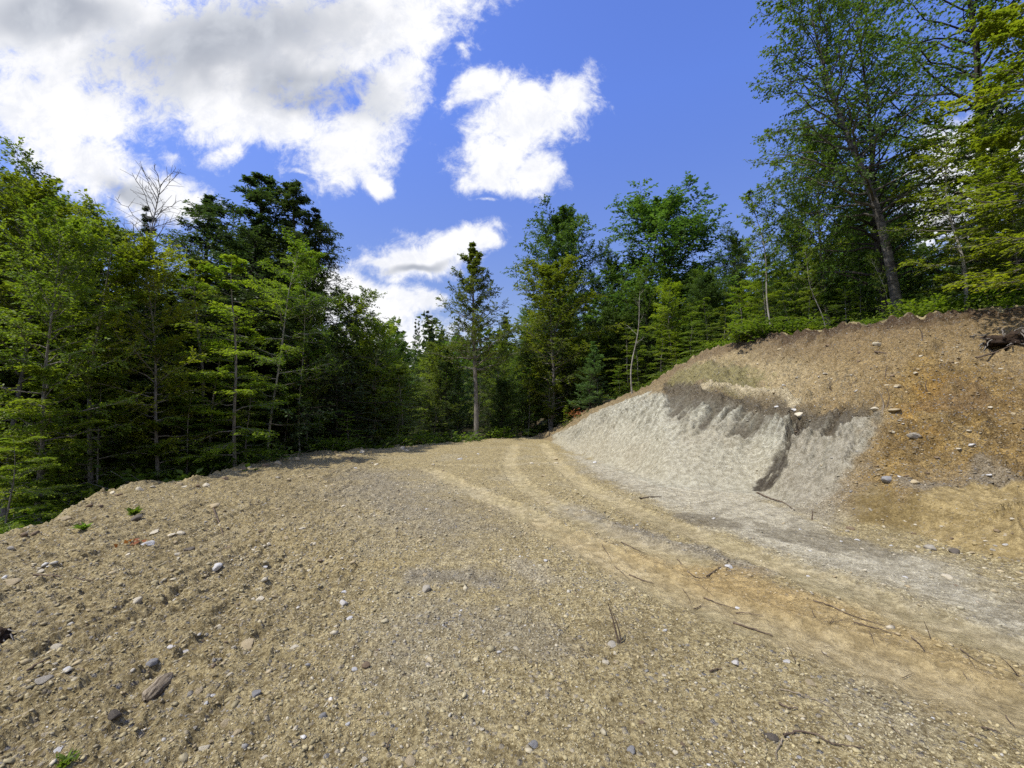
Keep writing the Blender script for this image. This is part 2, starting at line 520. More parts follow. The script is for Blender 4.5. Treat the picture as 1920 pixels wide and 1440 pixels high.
# rills of the washed face: noise stretched down the slope
s1 = X * cr - Y * sr; s2 = X * sr + Y * cr
sx = -0.62 * X + 0.78 * Y          # along the foot of the face
sy_ = 0.78 * X + 0.62 * Y          # up the face
rill = 1 - np.abs(fbm(sx * 2.6 + 0.35 * en, sy_ * 0.55, 4, 81))
rill2 = fbm(sx * 8, sy_ * 2.2, 3, 91)
up = sstep(face, 0.02, 0.3) * (R_ < kR[4] + 0.3)
ridge_a = 1 - np.abs(fbm(sx * 1.5 + .5 * en, sy_ * 0.4, 3, 83))
slab = np.round(fbm(X * 1.3, Y * 1.3, 3, 87) * 3) / 3 + 0.12 * fbm(X * 3, Y * 3, 2, 88)
dz += white * (1 - .8 * dark) * up * (0.34 * (rill - 0.72) + 0.30 * (ridge_a - .7) + 0.08 * rill2 + 0.035 * fbm(X * 9, Y * 9, 3, 89, .6))
dz += up * (1 - white) * 0.16 * slab
chunk = np.abs(fbm(X * 1.4, Y * 1.4, 4, 101))
dz += up * (1 - 0.6 * white) * (0.30 * (0.35 - chunk) + 0.11 * fbm(X * 3.5, Y * 3.5, 4, 111, 0.55))
ledge = np.abs(fbm(sx * 0.9, sy_ * 3.2, 4, 105))
dz += up * orange * 0.34 * (0.3 - ledge)
dz += up * 0.03 * lump * (1 - white * 0.5)
dz -= (gully * (0.26 + .12 * en2) + gully2 * 0.16) * up
dz += dark * (0.05 * fbm(X * 6, Y * 6, 4, 121, .5) - 0.10)
dz += rim * 0.13
# wash fan of sand under the right end
fp = hit(1900, 962)
fr = np.hypot(X - fp[0] - 0.12, Y - fp[1] + 0.05)
fan = np.clip(1 - fr / 1.05, 0, 1)
fa = np.arctan2(Y - fp[1], X - fp[0])
fan_m = sstep(fan, 0.02, 0.12)
fan_h = 0.55 * fan * (1 + 0.22 * gnoise(fa * 5, fr * 0.8, 3))
sand = np.maximum(sand, fan_m)
# overhanging topsoil lip along the crest
lip = np.exp(-((R_ - kR[4] + 0.05) / 0.28) ** 2) * on_right * sstep(A_, 12, 24)
dz += lip * (0.10 + 0.14 * fbm(X * 2.2, Y * 2.2, 3, 131))
fl = beyond * (0.10 * fbm(X * 0.9, Y * 0.9, 4, 141))
dz += fl
ZT = ZB.copy()
zz = ZB[SEL] + dz
zz = np.where(fan_m > 0, np.maximum(zz, np.maximum(fan_h + 0.0, zz)), zz)
ZT[SEL] = zz
gx2, gy2 = GX[~SEL], GY[~SEL]
rr2 = np.hypot(gx2, gy2)
ZT[~SEL] += np.where(rr2 > 8, 1, 0) * np.minimum(rr2 * 0.01, 14) * fbm(gx2 * 0.012, gy2 * 0.012, 4, 151)


def H(x, y):
    return float(sample(ZT, x, y))


# colour of the ground itself (soil types)
def C(*c):
    return np.array(c)


colr = np.tile(C(.415, .350, .185), (X.size, 1))


def blend(mask, c, k=1.0):
    global colr
    m = np.clip(mask * k, 0, 1)[:, None]
    colr = colr * (1 - m) + C(*c)[None, :] * m


patch = fbm(X * 0.7, Y * 0.7, 4, 161)
blend(sstep(patch, 0.0, 0.6), (.420, .370, .230), 0.8)
blend(sstep(-patch, 0.05, 0.6), (.310, .258, .135), 0.7)
blend(rough_left, (.320, .265, .140), 0.6)
blend(greyg, (.280, .258, .200), 0.8)
blend(road, (.455, .345, .160), 0.85)
blend(road2, (.420, .305, .130), 0.6)
blend(clay, (.500, .465, .345), 0.9)
blend(palefan, (.43, .39, .28), 0.7)
lane = 0.75 + 0.25 * sstep(fbm(sx * 9 + 0, (X * .3 + Y) * .5, 3, 187), -.3, .2)
blend(tracks * lane * (.35 + .65 * sstep(en + .6 * en2, -.5, .4)), (.500, .420, .245), 0.75)
drive = np.maximum(np.maximum(road, tracks), .7 * clay)
colr *= (1 + 0.20 * drive * rutn)[:, None]
blend(damp, (.190, .165, .110), 0.75)
fm = face_m * on_right
blend(fm, (.275, .218, .120))
topd = sstep(face, 0.72, 0.98) * fm * sstep(A_, 10, 20)
blend(bare_tan * fm, (.420, .345, .195), 0.9)
blend(grassy * fm, (.215, .205, .085), 0.75)
blend(fm * sstep(A_, 31, 40), (.300, .222, .105), 0.8)
blend(orange * fm, (.320, .222, .080), 0.95)
blend(orange * fm * sstep(ledge, .28, .05), (.150, .105, .045), 0.7)
blend(orange * fm * sstep(fbm(X * 1.7, Y * 1.7, 3, 177), .1, .5), (.360, .270, .115), 0.6)
blend(rust * fm * sstep(fbm(X * 2.1, Y * 2.1, 3, 178), -.25, .35), (.350, .215, .055), 0.75)
blend(brownmid * fm, (.215, .145, .070), 0.7)
blend(gband, (.250, .215, .150), 0.9)
blend(sand, (.235, .175, .070), 0.95)
blend(fan_m * (.75 + .25 * np.sin(fa * 26 + 3 * en2)), (.430, .335, .155), 0.95)
blend(white, (.475, .470, .375), 0.95)
blend(white * np.maximum(sstep(fbm(X * .7, Y * .7, 4, 173), -.05, .45), .8 * sstep(A_, 17, 9)), (.375, .345, .255), 0.6)
blend(white * sstep(face, .30, .02), (.430, .390, .270), 0.6)
blend(greyface, (.330, .300, .225), 0.75)
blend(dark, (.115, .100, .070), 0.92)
blend(gully, (.055, .045, .032), 0.95)
blend(gully2, (.110, .090, .060), 0.8)
blend(rim, (.500, .440, .290), 0.9)
blend(topd, (.170, .120, .070), 0.55)
blend(sstep(face, 0.90, 0.99) * fm * sstep(A_, 24, 32), (.060, .038, .024), 0.85)
streaks = sstep(fbm(sx * 6 + .5 * en, sy_ * 0.8, 4, 171, .6), 0.0, 0.5)
streak3 = sstep(1 - np.abs(fbm(sx * 5 + .6 * en, sy_ * 0.8, 4, 175, 0.6)), 0.90, 0.985) * sstep(fbm(X * 1.1, Y * 1.1, 3, 176), -.25, .25)
blend(white * streaks * up, (.255, .245, .185), 0.8)
blend(np.maximum(white, bare_tan * fm) * streak3 * up, (.150, .135, .090), 0.75)
blend(clay * sstep(fbm(s1 * 0.8 + 0, s2 * 4, 4, 181), 0.05, 0.5), (.300, .270, .190), 0.7)
litter = sstep(fbm(X * 2.2, Y * 2.2, 4, 191), -0.1, 0.4)
blend(beyond, (.060, .045, .028))
blend(beyond * litter, (.100, .070, .036), 0.7)
blend(beyond * on_right * sstep(-fbm(X * 3, Y * 3, 3, 201), 0.0, 0.3), (.060, .085, .025), 0.7)
colr *= (1 + 0.10 * en2)[:, None]
speck = np.clip(0.9 - 0.85 * tracks - 0.6 * clay - 0.6 * sand - 0.55 * road - 0.55 * white, 0.1, 1) * (1 - beyond)

FULLC = np.tile(C(.05, .045, .025), (GX.size, 1)).reshape(*GX.shape, 3)
near_back = (RG[:, None] < 9) & (np.abs(AZ)[None, :] > 60)
FULLC[near_back] = C(.415, .350, .185)
FULLC[RG < 0.75] = C(.415, .350, .185)
FULLC[SEL] = np.clip(colr, 0.01, 0.8)
FULLS = np.zeros(GX.shape); FULLS[SEL] = speck


def new_mesh_np(name, V, F, mat, smooth=True, attrs=None):
    me = bpy.data.meshes.new(name)
    V = np.asarray(V, np.float32)
    me.vertices.add(len(V))
    me.vertices.foreach_set('co', V.ravel())
    F = np.asarray(F, np.int32)
    n, k = F.shape
    me.loops.add(n * k)
    me.loops.foreach_set('vertex_index', F.ravel())
    me.polygons.add(n)
    me.polygons.foreach_set('loop_start', np.arange(0, n * k, k, dtype=np.int32))
    me.polygons.foreach_set('loop_total', np.full(n, k, np.int32))
    if smooth:
        me.polygons.foreach_set('use_smooth', np.ones(n, bool))
    for an, (ty, val) in (attrs or {}).items():
        at = me.attributes.new(an, ty, 'POINT')
        if ty == 'FLOAT_COLOR':
            c4 = np.ones((len(V), 4), np.float32)
            c4[:, :3] = val
            at.data.foreach_set('color', c4.ravel())
        else:
            at.data.foreach_set('value', np.asarray(val, np.float32).ravel())
    me.update(calc_edges=True)
    if mat:
        me.materials.append(mat)
    return me


def link(name, me, parent=None):
    o = bpy.data.objects.new(name, me)
    scene.collection.objects.link(o)
    if parent:
        o.parent = parent
    return o


def tag(o, label=None, cat=None, group=None, kind=None):
    for k, v in (('label', label), ('category', cat), ('group', group), ('kind', kind)):
        if v:
            o[k] = v
    return o


# ------------------------------------------------------------------ materials
def attr(n, name):
    a = n.node('ShaderNodeAttribute', attribute_name=name)
    return a


def mat_ground():
    m = bpy.data.materials.new('soil'); m.use_nodes = True
    n = N(m.node_tree)
    pos = n.node('ShaderNodeTexCoord').outputs['Object']
    soil = attr(n, 'soil').outputs['Color']
    sp = attr(n, 'speck').outputs['Fac']
    fine = n.noise(pos, 42, 6, 0.72)
    mid = n.noise(pos, 9, 5, 0.65)
    c = n.mix(n.ramp(sp, 0.0, 0.9, 0.30, 1.0, False), soil, n.mix(1.0, soil, n.mix(n.ramp(fine, 0.33, 0.68), (0.40, 0.35, 0.28), (1.45, 1.43, 1.40)), 'MULTIPLY'))
    c = n.mix(1.0, c, n.mix(n.ramp(mid, 0.35, 0.65), (0.74, 0.72, 0.68), (1.18, 1.18, 1.18)), 'MULTIPLY')
    # pebbles
    hts = []
    for sc, w in ((55, 0.5), (24, 0.75)):
        vo = n.node('ShaderNodeTexVoronoi', feature='F1')
        n.put(vo.inputs['Vector'], pos)
        vo.inputs['Scale'].default_value = sc
        s = n.node('ShaderNodeSeparateColor')
        n.put(s.inputs[0], vo.outputs['Color'])
        keep = n.math('MULTIPLY', n.ramp(s.outputs[0], 0.60, 0.64), sp)
        dome = n.ramp(vo.outputs['Distance'], 0.42, 0.12)
        msk = n.math('MULTIPLY', keep, n.ramp(vo.outputs['Distance'], 0.40, 0.32))
        pc = n.mix(s.outputs[1], (0.17, 0.145, 0.11), (0.50, 0.44, 0.33))
        pc = n.mix(n.ramp(s.outputs[2], 0.75, 0.9), pc, (0.27, 0.27, 0.27))
        c = n.mix(n.math('MULTIPLY', msk, w), c, pc)
        hts.append(n.math('MULTIPLY', n.math('MULTIPLY', keep, dome), 0.5 / sc))
    h = n.math('ADD', hts[0], hts[1])
    h = n.math('ADD', h, n.math('MULTIPLY', fine, 0.030))
    h = n.math('ADD', h, n.math('MULTIPLY', n.noise(pos, 130, 4, 0.75), 0.007))
    h = n.math('ADD', h, n.math('MULTIPLY', mid, 0.06))
    b = n.node('ShaderNodeBump')
    b.inputs['Strength'].default_value = 1.0
    b.inputs['Distance'].default_value = 1.0
    n.put(b.inputs['Height'], h)
    bs = n.node('ShaderNodeBsdfPrincipled')
    n.put(bs.inputs['Base Color'], c)
    bs.inputs['Roughness'].default_value = 0.95
    bs.inputs['Specular IOR Level'].default_value = 0.15
    n.put(bs.inputs['Normal'], b.outputs[0])
    out = n.node('ShaderNodeOutputMaterial')
    n.nt.links.new(bs.outputs[0], out.inputs[0])
    return m


def mat_simple(name, c1, c2, scale=6, rough=0.9, bump=0.01, stretch=(1, 1, 1), tint=None, spec=0.2):
    m = bpy.data.materials.new(name); m.use_nodes = True
    n = N(m.node_tree)
    mp = n.node('ShaderNodeMapping')
    n.put(mp.inputs[0], n.node('ShaderNodeTexCoord').outputs['Object'])
    mp.inputs[3].default_value = stretch
    f = n.noise(mp.outputs[0], scale, 6, 0.65, 0.3)
    c = n.mix(n.ramp(f, 0.32, 0.68), c1, c2)
    if tint:
        c = n.mix(1.0, c, attr(n, tint).outputs['Color'], 'MULTIPLY')
    bs = n.node('ShaderNodeBsdfPrincipled')
    n.put(bs.inputs['Base Color'], c)
    bs.inputs['Roughness'].default_value = rough
    bs.inputs['Specular IOR Level'].default_value = spec
    b = n.node('ShaderNodeBump')
    b.inputs['Distance'].default_value = bump
    n.put(b.inputs['Height'], f)
    n.put(bs.inputs['Normal'], b.outputs[0])
    out = n.node('ShaderNodeOutputMaterial')
    n.nt.links.new(bs.outputs[0], out.inputs[0])
    return m


def mat_leaf(name, dk, lt, trans=0.42):
    """leaf: per-leaf tint, per-tree object colour, light passing through"""
    m = bpy.data.materials.new(name); m.use_nodes = True
    n = N(m.node_tree)
    t = attr(n, 'tint').outputs['Fac']
    oi = n.node('ShaderNodeObjectInfo')
    c = n.mix(t, dk, lt)
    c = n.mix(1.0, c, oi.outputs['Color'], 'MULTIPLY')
    hs = n.node('ShaderNodeHueSaturation')
    n.put(hs.inputs['Hue'], n.ramp(oi.outputs['Random'], 0, 1, 0.488, 0.512, False))
    n.put(hs.inputs['Value'], n.ramp(oi.outputs['Random'], 0, 1, 0.85, 1.15, False))
    n.put(hs.inputs['Color'], c)
    bs = n.node('ShaderNodeBsdfPrincipled')
    n.put(bs.inputs['Base Color'], hs.outputs[0])
    bs.inputs['Roughness'].default_value = 0.5
    bs.inputs['Specular IOR Level'].default_value = 0.25
    tr = n.node('ShaderNodeBsdfTranslucent')
    tcol = n.mix(1.0, hs.outputs[0], (1.55, 1.65, 0.7), 'MULTIPLY')
    n.put(tr.inputs[0], tcol)
    mx = n.node('ShaderNodeMixShader')
    mx.inputs[0].default_value = trans
    n.nt.links.new(bs.outputs[0], mx.inputs[1])
    n.nt.links.new(tr.outputs[0], mx.inputs[2])
    out = n.node('ShaderNodeOutputMaterial')
    n.nt.links.new(mx.outputs[0], out.inputs[0])
    return m


M = {
    'soil': mat_ground(),
    'bark': mat_simple('grey_bark', (.100, .085, .068), (.290, .262, .220), 5, 0.95, 0.02, (3, 3, 0.7)),
    'bark_dark': mat_simple('dark_bark', (.022, .018, .014), (.075, .062, .050), 5, 0.95, 0.02, (3, 3, 0.7)),
    'bark_birch': mat_simple('birch_bark', (.030, .026, .021), (.160, .145, .120), 3.2, 0.8, 0.012, (1.2, 1.2, 3.0)),
    'bark_pale': mat_simple('pale_bark', (.160, .145, .120), (.400, .370, .310), 4, 0.85, 0.01, (1.5, 1.5, 1.5)),
    'leaf_maple': mat_leaf('maple_leaf', (.095, .145, .020), (.240, .280, .034), 0.46),
    'leaf_broad': mat_leaf('broad_leaf', (.060, .100, .020), (.180, .225, .032), 0.42),
    'leaf_dark': mat_leaf('dark_leaf', (.038, .070, .020), (.110, .155, .034), 0.36),
    'needle': mat_leaf('needle', (.030, .058, .022), (.092, .130, .040), 0.3),
    'rock': mat_simple('rock', (.70, .70, .70), (1.15, 1.15, 1.15), 28, 0.85, 0.006, (1, 1, 1), 'soil'),
    'wood': mat_simple('weathered_wood', (.075, .055, .035), (.420, .345, .235), 6, 0.9, 0.03, (1.2, 9, 9)),
    'twig': mat_simple('twig', (.060, .043, .030), (.170, .125, .085), 20, 0.9, 0.004),
    'root_pale': mat_simple('pale_root', (.180, .140, .095), (.340, .280, .200), 20, 0.9, 0.004),
    'humus': mat_simple('humus', (.020, .013, .009), (.060, .040, .026), 9, 1.0, 0.05),
    'dead_leaf': mat_leaf('dead_leaf', (.230, .075, .030), (.330, .130, .055), 0.3),
    'grass': mat_leaf('grass_blade', (.090, .140, .020), (.180, .260, .040), 0.4),
}

# ------------------------------------------------------------------ ground sheet
nr, nc = GX.shape
idx = np.arange(nr * nc).reshape(nr, nc)
Fq = np.stack([idx[:-1, :-1], idx[:-1, 1:], idx[1:, 1:], idx[1:, :-1]], -1).reshape(-1, 4)[:, ::-1]
V = np.stack([GX, GY, ZT], -1).reshape(-1, 3)
wrap = np.stack([idx[:-1, -1], idx[1:, -1], idx[1:, 0], idx[:-1, 0]], -1)
cen = len(V)
me = new_mesh_np('ground', V, Fq, M['soil'], True, {'soil': ('FLOAT_COLOR', FULLC.reshape(-1, 3)), 'speck': ('FLOAT', FULLS.reshape(-1))})
tag(link('ground', me), 'bare gravel pad, cut bank and forest floor', None, None, 'structure')


# ------------------------------------------------------------------ wood and leaves
def unit(a):
    return a / (np.linalg.norm(a, axis=-1, keepdims=True) + 1e-9)


def tubes(P, R, sides):
    """P (B,n,3) polylines, R (B,n) radii -> verts, quads"""
    B, n, _ = P.shape
    T = np.empty_like(P)
    T[:, 1:-1] = P[:, 2:] - P[:, :-2]
    T[:, 0] = P[:, 1] - P[:, 0]
    T[:, -1] = P[:, -1] - P[:, -2]
    T = unit(T)
    ref = np.where(np.abs(T[..., 2:3]) > 0.9, np.array([1.0, 0, 0]), np.array([0, 0, 1.0]))
    A = unit(np.cross(T, ref)); Bv = np.cross(T, A)
    an = np.arange(sides) * 2 * math.pi / sides
    Vv = P[:, :, None, :] + R[:, :, None, None] * (A[:, :, None, :] * np.cos(an)[None, None, :, None] + Bv[:, :, None, :] * np.sin(an)[None, None, :, None])
    id_ = np.arange(B * n * sides).reshape(B, n, sides)
    nx = np.roll(id_, -1, 2)
    F = np.stack([id_[:, :-1], nx[:, :-1], nx[:, 1:], id_[:, 1:]], -1).reshape(-1, 4)
    return Vv.reshape(-1, 3), F


def merge(parts):
    Vs, Fs, o = [], [], 0
    for v, f in parts:
        Vs.append(v); Fs.append(f + o); o += len(v)
    return np.vstack(Vs), np.vstack(Fs)


def leaves(P, D, Nn, S, wr=0.55, fold=0.12):
    D = unit(D)
    Wd = unit(np.cross(Nn, D)); Nn = np.cross(D, Wd)
    S = S[:, None]
    mid = P + D * S * 0.45
    L = mid + Wd * S * wr * 0.5 + Nn * S * fold
    R = mid - Wd * S * wr * 0.5 + Nn * S * fold
    V = np.stack([P, L, P + D * S, R], 1).reshape(-1, 3)
    F = np.arange(len(P) * 4).reshape(-1, 4)
    return V, F


def interp_poly(P, t):
    """P (B,n,3), t (B,m) in 0..1 -> points (B,m,3), tangents"""
    B, n, _ = P.shape
    f = np.clip(t, 0, 0.9999) * (n - 1)
    i = f.astype(int); w = (f - i)[..., None]
    b = np.arange(B)[:, None]
    a0, a1 = P[b, i], P[b, i + 1]
    return a0 * (1 - w) + a1 * w, unit(a1 - a0)


def gen_tree(seed, Ht=12, r0=0.11, t0=0.2, nb=60, L=lambda t: 2.0, elev=lambda t: 10, curve=0.0, droop=0.0, m=12, tw=0.6, k=10,
             leaf=0.11, wr=0.6, flat=0.7, plane=0.8, wander=0.3, lean=(0, 0), power=1.0, whorl=0, tipbias=0.0, jit=0.25, side=6, clump=0.5,
             twig_wood=True, leaf_droop=0.0, skip=0.0, fork=None):
    r = np.random.default_rng(seed)
    nt = 18
    t = np.linspace(0, 1, nt)
    ph = r.uniform(0, 6.28, 4)
    P = np.zeros((1, nt, 3))
    P[0, :, 0] = wander * (np.sin(t * 3.1 + ph[0]) - np.sin(ph[0])) * 0.6 + 0.25 * wander * (np.sin(t * 9 + ph[1]) - np.sin(ph[1])) + lean[0] * t
    P[0, :, 1] = wander * (np.sin(t * 2.7 + ph[2]) - np.sin(ph[2])) * 0.6 + 0.25 * wander * (np.sin(t * 8 + ph[3]) - np.sin(ph[3])) + lean[1] * t
    P[0, :, 2] = t * Ht - 0.3 * (t == 0)
    R = r0 * (1 - t) ** 0.85 + 0.008
    R[0] *= 1.35; R[1] *= 1.06
    wood = [tubes(P, R[None], 9)]
    # branches
    bt = t0 + (1 - t0) * (np.arange(nb) + r.uniform(0, 1, nb)) / nb
    bt = t0 + (1 - t0) * ((bt - t0) / (1 - t0)) ** power
    if whorl:
        bt = np.round((bt - t0) / (1 - t0) * whorl) / whorl * (1 - t0) + t0 + r.normal(0, 0.006, nb)
        bt = np.clip(bt, t0, 0.995)
    az = np.arange(nb) * 2.399963 + r.uniform(-0.5, 0.5, nb)
    ln = np.array([L(a) for a in (bt - t0) / (1 - t0)]) * r.uniform(1 - jit * 1.6, 1 + jit, nb)
    el = np.radians(np.array([elev(a) for a in (bt - t0) / (1 - t0)]) + r.normal(0, 9, nb))
    keep = r.uniform(0, 1, nb) > skip
    bt, az, ln, el = bt[keep], az[keep], ln[keep], el[keep]
    nb = len(bt)
    base, _ = interp_poly(P, bt[None])
    base = base[0]
    nbp = 7
    s = np.linspace(0, 1, nbp)
    hd = np.stack([np.cos(az), np.sin(az)], -1)
    B = np.zeros((nb, nbp, 3))
    wob = r.normal(0, 0.06, (nb, nbp)).cumsum(1)
    perp = np.stack([-hd[:, 1], hd[:, 0]], -1)
    B[..., :2] = base[:, None, :2] + hd[:, None, :] * (ln * np.cos(el))[:, None, None] * s[None, :, None] + perp[:, None, :] * (wob * ln[:, None] * s[None])[..., None]
    B[..., 2] = base[:, None, 2] + (ln * np.sin(el))[:, None] * s[None] + (curve - droop) * ln[:, None] * s[None] ** 2 + r.normal(0, 0.02, (nb, nbp)) * ln[:, None]
    br = np.interp(bt, t, R) * 0.42 * np.clip(ln / 1.5, 0.35, 1)
    br = np.clip(br, 0.006, None)
    BR = br[:, None] * (1 - s[None]) ** 0.8 + 0.004
    wood.append(tubes(B, BR, 5))
    # twigs
    tt = np.clip(0.18 + 0.82 * ((np.arange(m)[None] + r.uniform(0, 1, (nb, m))) / m) ** (1 - tipbias * 0.5), 0, 1)
    tp, tdv = interp_poly(B, tt)
    sgn = np.where((np.arange(m)[None] + r.integers(0, 2, (nb, 1))) % 2 == 0, 1, -1)
    a = sgn * np.radians(r.uniform(28, 68, (nb, m)))
    hz = unit(np.stack([-tdv[..., 1], tdv[..., 0], np.zeros_like(tdv[..., 0])], -1))
    vv = np.cross(tdv, hz)
    roll = r.normal(0, 1, (nb, m)) * (1 - plane) * 1.8
    sd_ = hz * np.cos(roll)[..., None] + vv * np.sin(roll)[..., None]
    d = unit(tdv * np.cos(a)[..., None] + sd_ * np.sin(a)[..., None])
    tl = tw * (1.05 - 0.55 * tt) * r.uniform(0.55, 1.25, (nb, m)) * np.clip(ln / np.mean(ln), 0.18, 1.25)[:, None]
    nw = 4
    q = np.linspace(0, 1, nw)
    TW = tp[..., None, :] + d[..., None, :] * (tl[..., None] * q)[..., None]
    TW[..., 2] += (-0.18 * leaf_droop - 0.05) * tl[..., None] * q ** 2
    TW = TW.reshape(-1, nw, 3); tl = tl.reshape(-1)
    nT = len(TW)
    if twig_wood:
        wood.append(tubes(TW, np.repeat(np.array([[0.006, 0.005, 0.004, 0.003]]), nT, 0), 3))
    # leaves
    lt = np.clip((np.arange(k)[None] + r.uniform(0, 1, (nT, k))) / k * 0.95 + 0.08, 0, 1)
    lp, ld = interp_poly(TW, lt)
    sg = np.where(np.arange(k)[None] % 2 == 0, 1, -1) * np.ones((nT, 1))
    side_v = unit(np.cross(np.array([0, 0, 1.0]), ld))
    aa = np.radians(r.uniform(25, 75, (nT, k)))
    D = ld * np.cos(aa)[..., None] + side_v * (np.sin(aa) * sg)[..., None] + r.normal(0, 0.30, (nT, k, 3)) * (1.2 - flat)
    D[..., 2] -= leaf_droop * r.uniform(0.2, 0.8, (nT, k))
    Nn = np.array([0, 0, 1.0]) + r.normal(0, 1, (nT, k, 3)) * (1 - flat)
    S = leaf * r.uniform(0.6, 1.25, (nT, k))
    lp = lp + r.normal(0, 0.35, (nT, k, 3)) * leaf * 0.7
    Vl, Fl = leaves(lp.reshape(-1, 3), D.reshape(-1, 3), Nn.reshape(-1, 3), S.reshape(-1), wr)
    ct = np.repeat(r.uniform(0, 1, nb), m)               # per-branch tone
    tn = clump * ct[:, None] + (1 - clump) * r.uniform(0, 1, (nT, k))
    tint = np.repeat(np.clip(tn, 0, 1).reshape(-1), 4)
    Vw, Fw = merge(wood)
    return (Vw, Fw), (Vl, Fl, tint), P[0]


KIND = {}


def make_kind(name, bark, leafm, Ht, **kw):
    w, l, axis = gen_tree(Ht=Ht, **kw)
    KIND[name] = dict(trunk=new_mesh_np(name + '_trunk', w[0], w[1], M[bark]), crown=new_mesh_np(name + '_crown', l[0], l[1], M[leafm], False, {'tint': ('FLOAT', l[2])}), H=float(np.percentile(l[0][:, 2], 99.9)))


cone = lambda base, tip=0.2, p=1.0: (lambda t: tip + (base - tip) * (1 - t) ** p)
round_ = lambda a: (lambda t: a * max(.22, 1 - ((t - .5) / .56) ** 2) ** .6)
dome = lambda a: (lambda t: a * (0.35 + 0.65 * math.sin(math.pi * min(1, 0.18 + 0.80 * t)) ** 0.8))
# layered understorey maples and beeches, leaves in flat sprays
make_kind('maple_a', 'bark', 'leaf_maple', 11, seed=1, r0=.085, t0=.08, nb=44, L=cone(3.1, .7, .6), elev=lambda t: 4 + 24 * t, m=24, tw=.95, k=18, leaf=.13, flat=.84, plane=.9, droop=.05, leaf_droop=.25, clump=.6, jit=.35)
make_kind('maple_b', 'bark', 'leaf_maple', 10, seed=2, r0=.075, t0=.05, nb=40, L=cone(2.9, .6, .7), elev=lambda t: 0 + 26 * t, m=24, tw=.95, k=18, leaf=.13, flat=.85, plane=.95, droop=.10, leaf_droop=.3, clump=.6, skip=.10, jit=.35)
make_kind('maple_c', 'bark', 'leaf_maple', 12, seed=3, r0=.10, t0=.20, nb=66, L=round_(2.8), elev=lambda t: 8 + 38 * t, m=22, tw=.95, k=17, leaf=.14, flat=.6, plane=.75, leaf_droop=.3, clump=.55, jit=.35)
# taller broadleaved trees
make_kind('broad_a', 'bark', 'leaf_broad', 14, seed=4, r0=.15, t0=.16, nb=84, L=round_(4.0), elev=lambda t: 18 + 42 * t, m=26, tw=1.25, k=18, leaf=.17, flat=.45, plane=.4, leaf_droop=.45, clump=.6, tipbias=.4, jit=.35)
make_kind('broad_b', 'bark_dark', 'leaf_dark', 15, seed=5, r0=.17, t0=.12, nb=96, L=round_(4.3), elev=lambda t: 20 + 42 * t, m=26, tw=1.25, k=18, leaf=.18, flat=.35, plane=.3, leaf_droop=.45, clump=.6, tipbias=.4, jit=.3)
make_kind('broad_c', 'bark', 'leaf_broad', 13, seed=6, r0=.12, t0=.07, nb=84, L=round_(3.3), elev=lambda t: 10 + 46 * t, m=23, tw=1.05, k=18, leaf=.16, flat=.55, plane=.6, leaf_droop=.4, clump=.65, tipbias=.3, jit=.35)
# conifers
make_kind('hemlock_a', 'bark_dark', 'needle', 16, seed=7, r0=.17, t0=.06, nb=130, L=cone(3.6, .16, .85), elev=lambda t: -2 + 40 * t, droop=.10, m=20, tw=.95, k=14, leaf=.115, wr=.38, flat=.3, plane=.25, leaf_droop=.5, clump=.5, jit=.5)
make_kind('hemlock_b', 'bark_dark', 'needle', 15, seed=8, r0=.15, t0=.08, nb=115, L=cone(3.4, .16, .8), elev=lambda t: -2 + 42 * t, droop=.08, m=20, tw=.95, k=14, leaf=.115, wr=.38, flat=.3, plane=.25, leaf_droop=.5, clump=.5, jit=.5, skip=.06)
make_kind('spruce', 'bark_dark', 'needle', 14, seed=9, r0=.13, t0=.08, nb=120, L=cone(2.3, .14, .9), elev=lambda t: -14 + 44 * t, droop=.06, curve=.1, m=17, tw=.55, k=16, leaf=.10, wr=.26, flat=.3, plane=.7, leaf_droop=.3, clump=.4, whorl=24, jit=.4, skip=.12)
make_kind('fir', 'bark_dark', 'needle', 4.2, seed=10, r0=.05, t0=.03, nb=95, L=cone(1.25, .08, .9), elev=lambda t: 6 + 28 * t, m=13, tw=.32, k=13, leaf=.075, wr=.30, flat=.4, plane=.85, clump=.4, whorl=15)
make_kind('pine', 'bark', 'leaf_broad', 13, seed=12, r0=.15, t0=.40, nb=105, L=lambda t: 3.1 * (1 - t) ** .85 * (0.8 + 0.2 * math.sin(t * 40)) + .08, elev=lambda t: 6 + 34 * t, curve=.16, m=16, tw=.56, k=13, leaf=.125, wr=.5, flat=.35, plane=.3, clump=.55, whorl=13, tipbias=.6, wander=.15)
# tall birch, thin sapling, shrubs
make_kind('birch', 'bark_birch', 'leaf_broad', 19, seed=13, r0=.21, t0=.30, nb=84, L=dome(4.4), elev=lambda t: 20 + 26 * t, m=19, tw=1.15, k=11, leaf=.135, wr=.75, flat=.3, plane=.45, leaf_droop=.6, clump=.5, wander=.5, lean=(-1.8, 0.4), tipbias=.4)
make_kind('tall_dark', 'bark_dark', 'leaf_broad', 19, seed=14, r0=.22, t0=.12, nb=100, L=dome(4.8), elev=lambda t: 8 + 40 * t, m=19, tw=1.2, k=11, leaf=.145, wr=.7, flat=.45, plane=.6, leaf_droop=.5, clump=.6, wander=.4, tipbias=.3)
make_kind('sapling', 'bark_pale', 'leaf_maple', 6.5, seed=15, r0=.038, t0=.45, nb=20, L=dome(.9), elev=lambda t: 24 + 30 * t, m=10, tw=.4, k=10, leaf=.12, wr=.65, flat=.5, plane=.7, leaf_droop=.3, wander=.35, jit=.4)
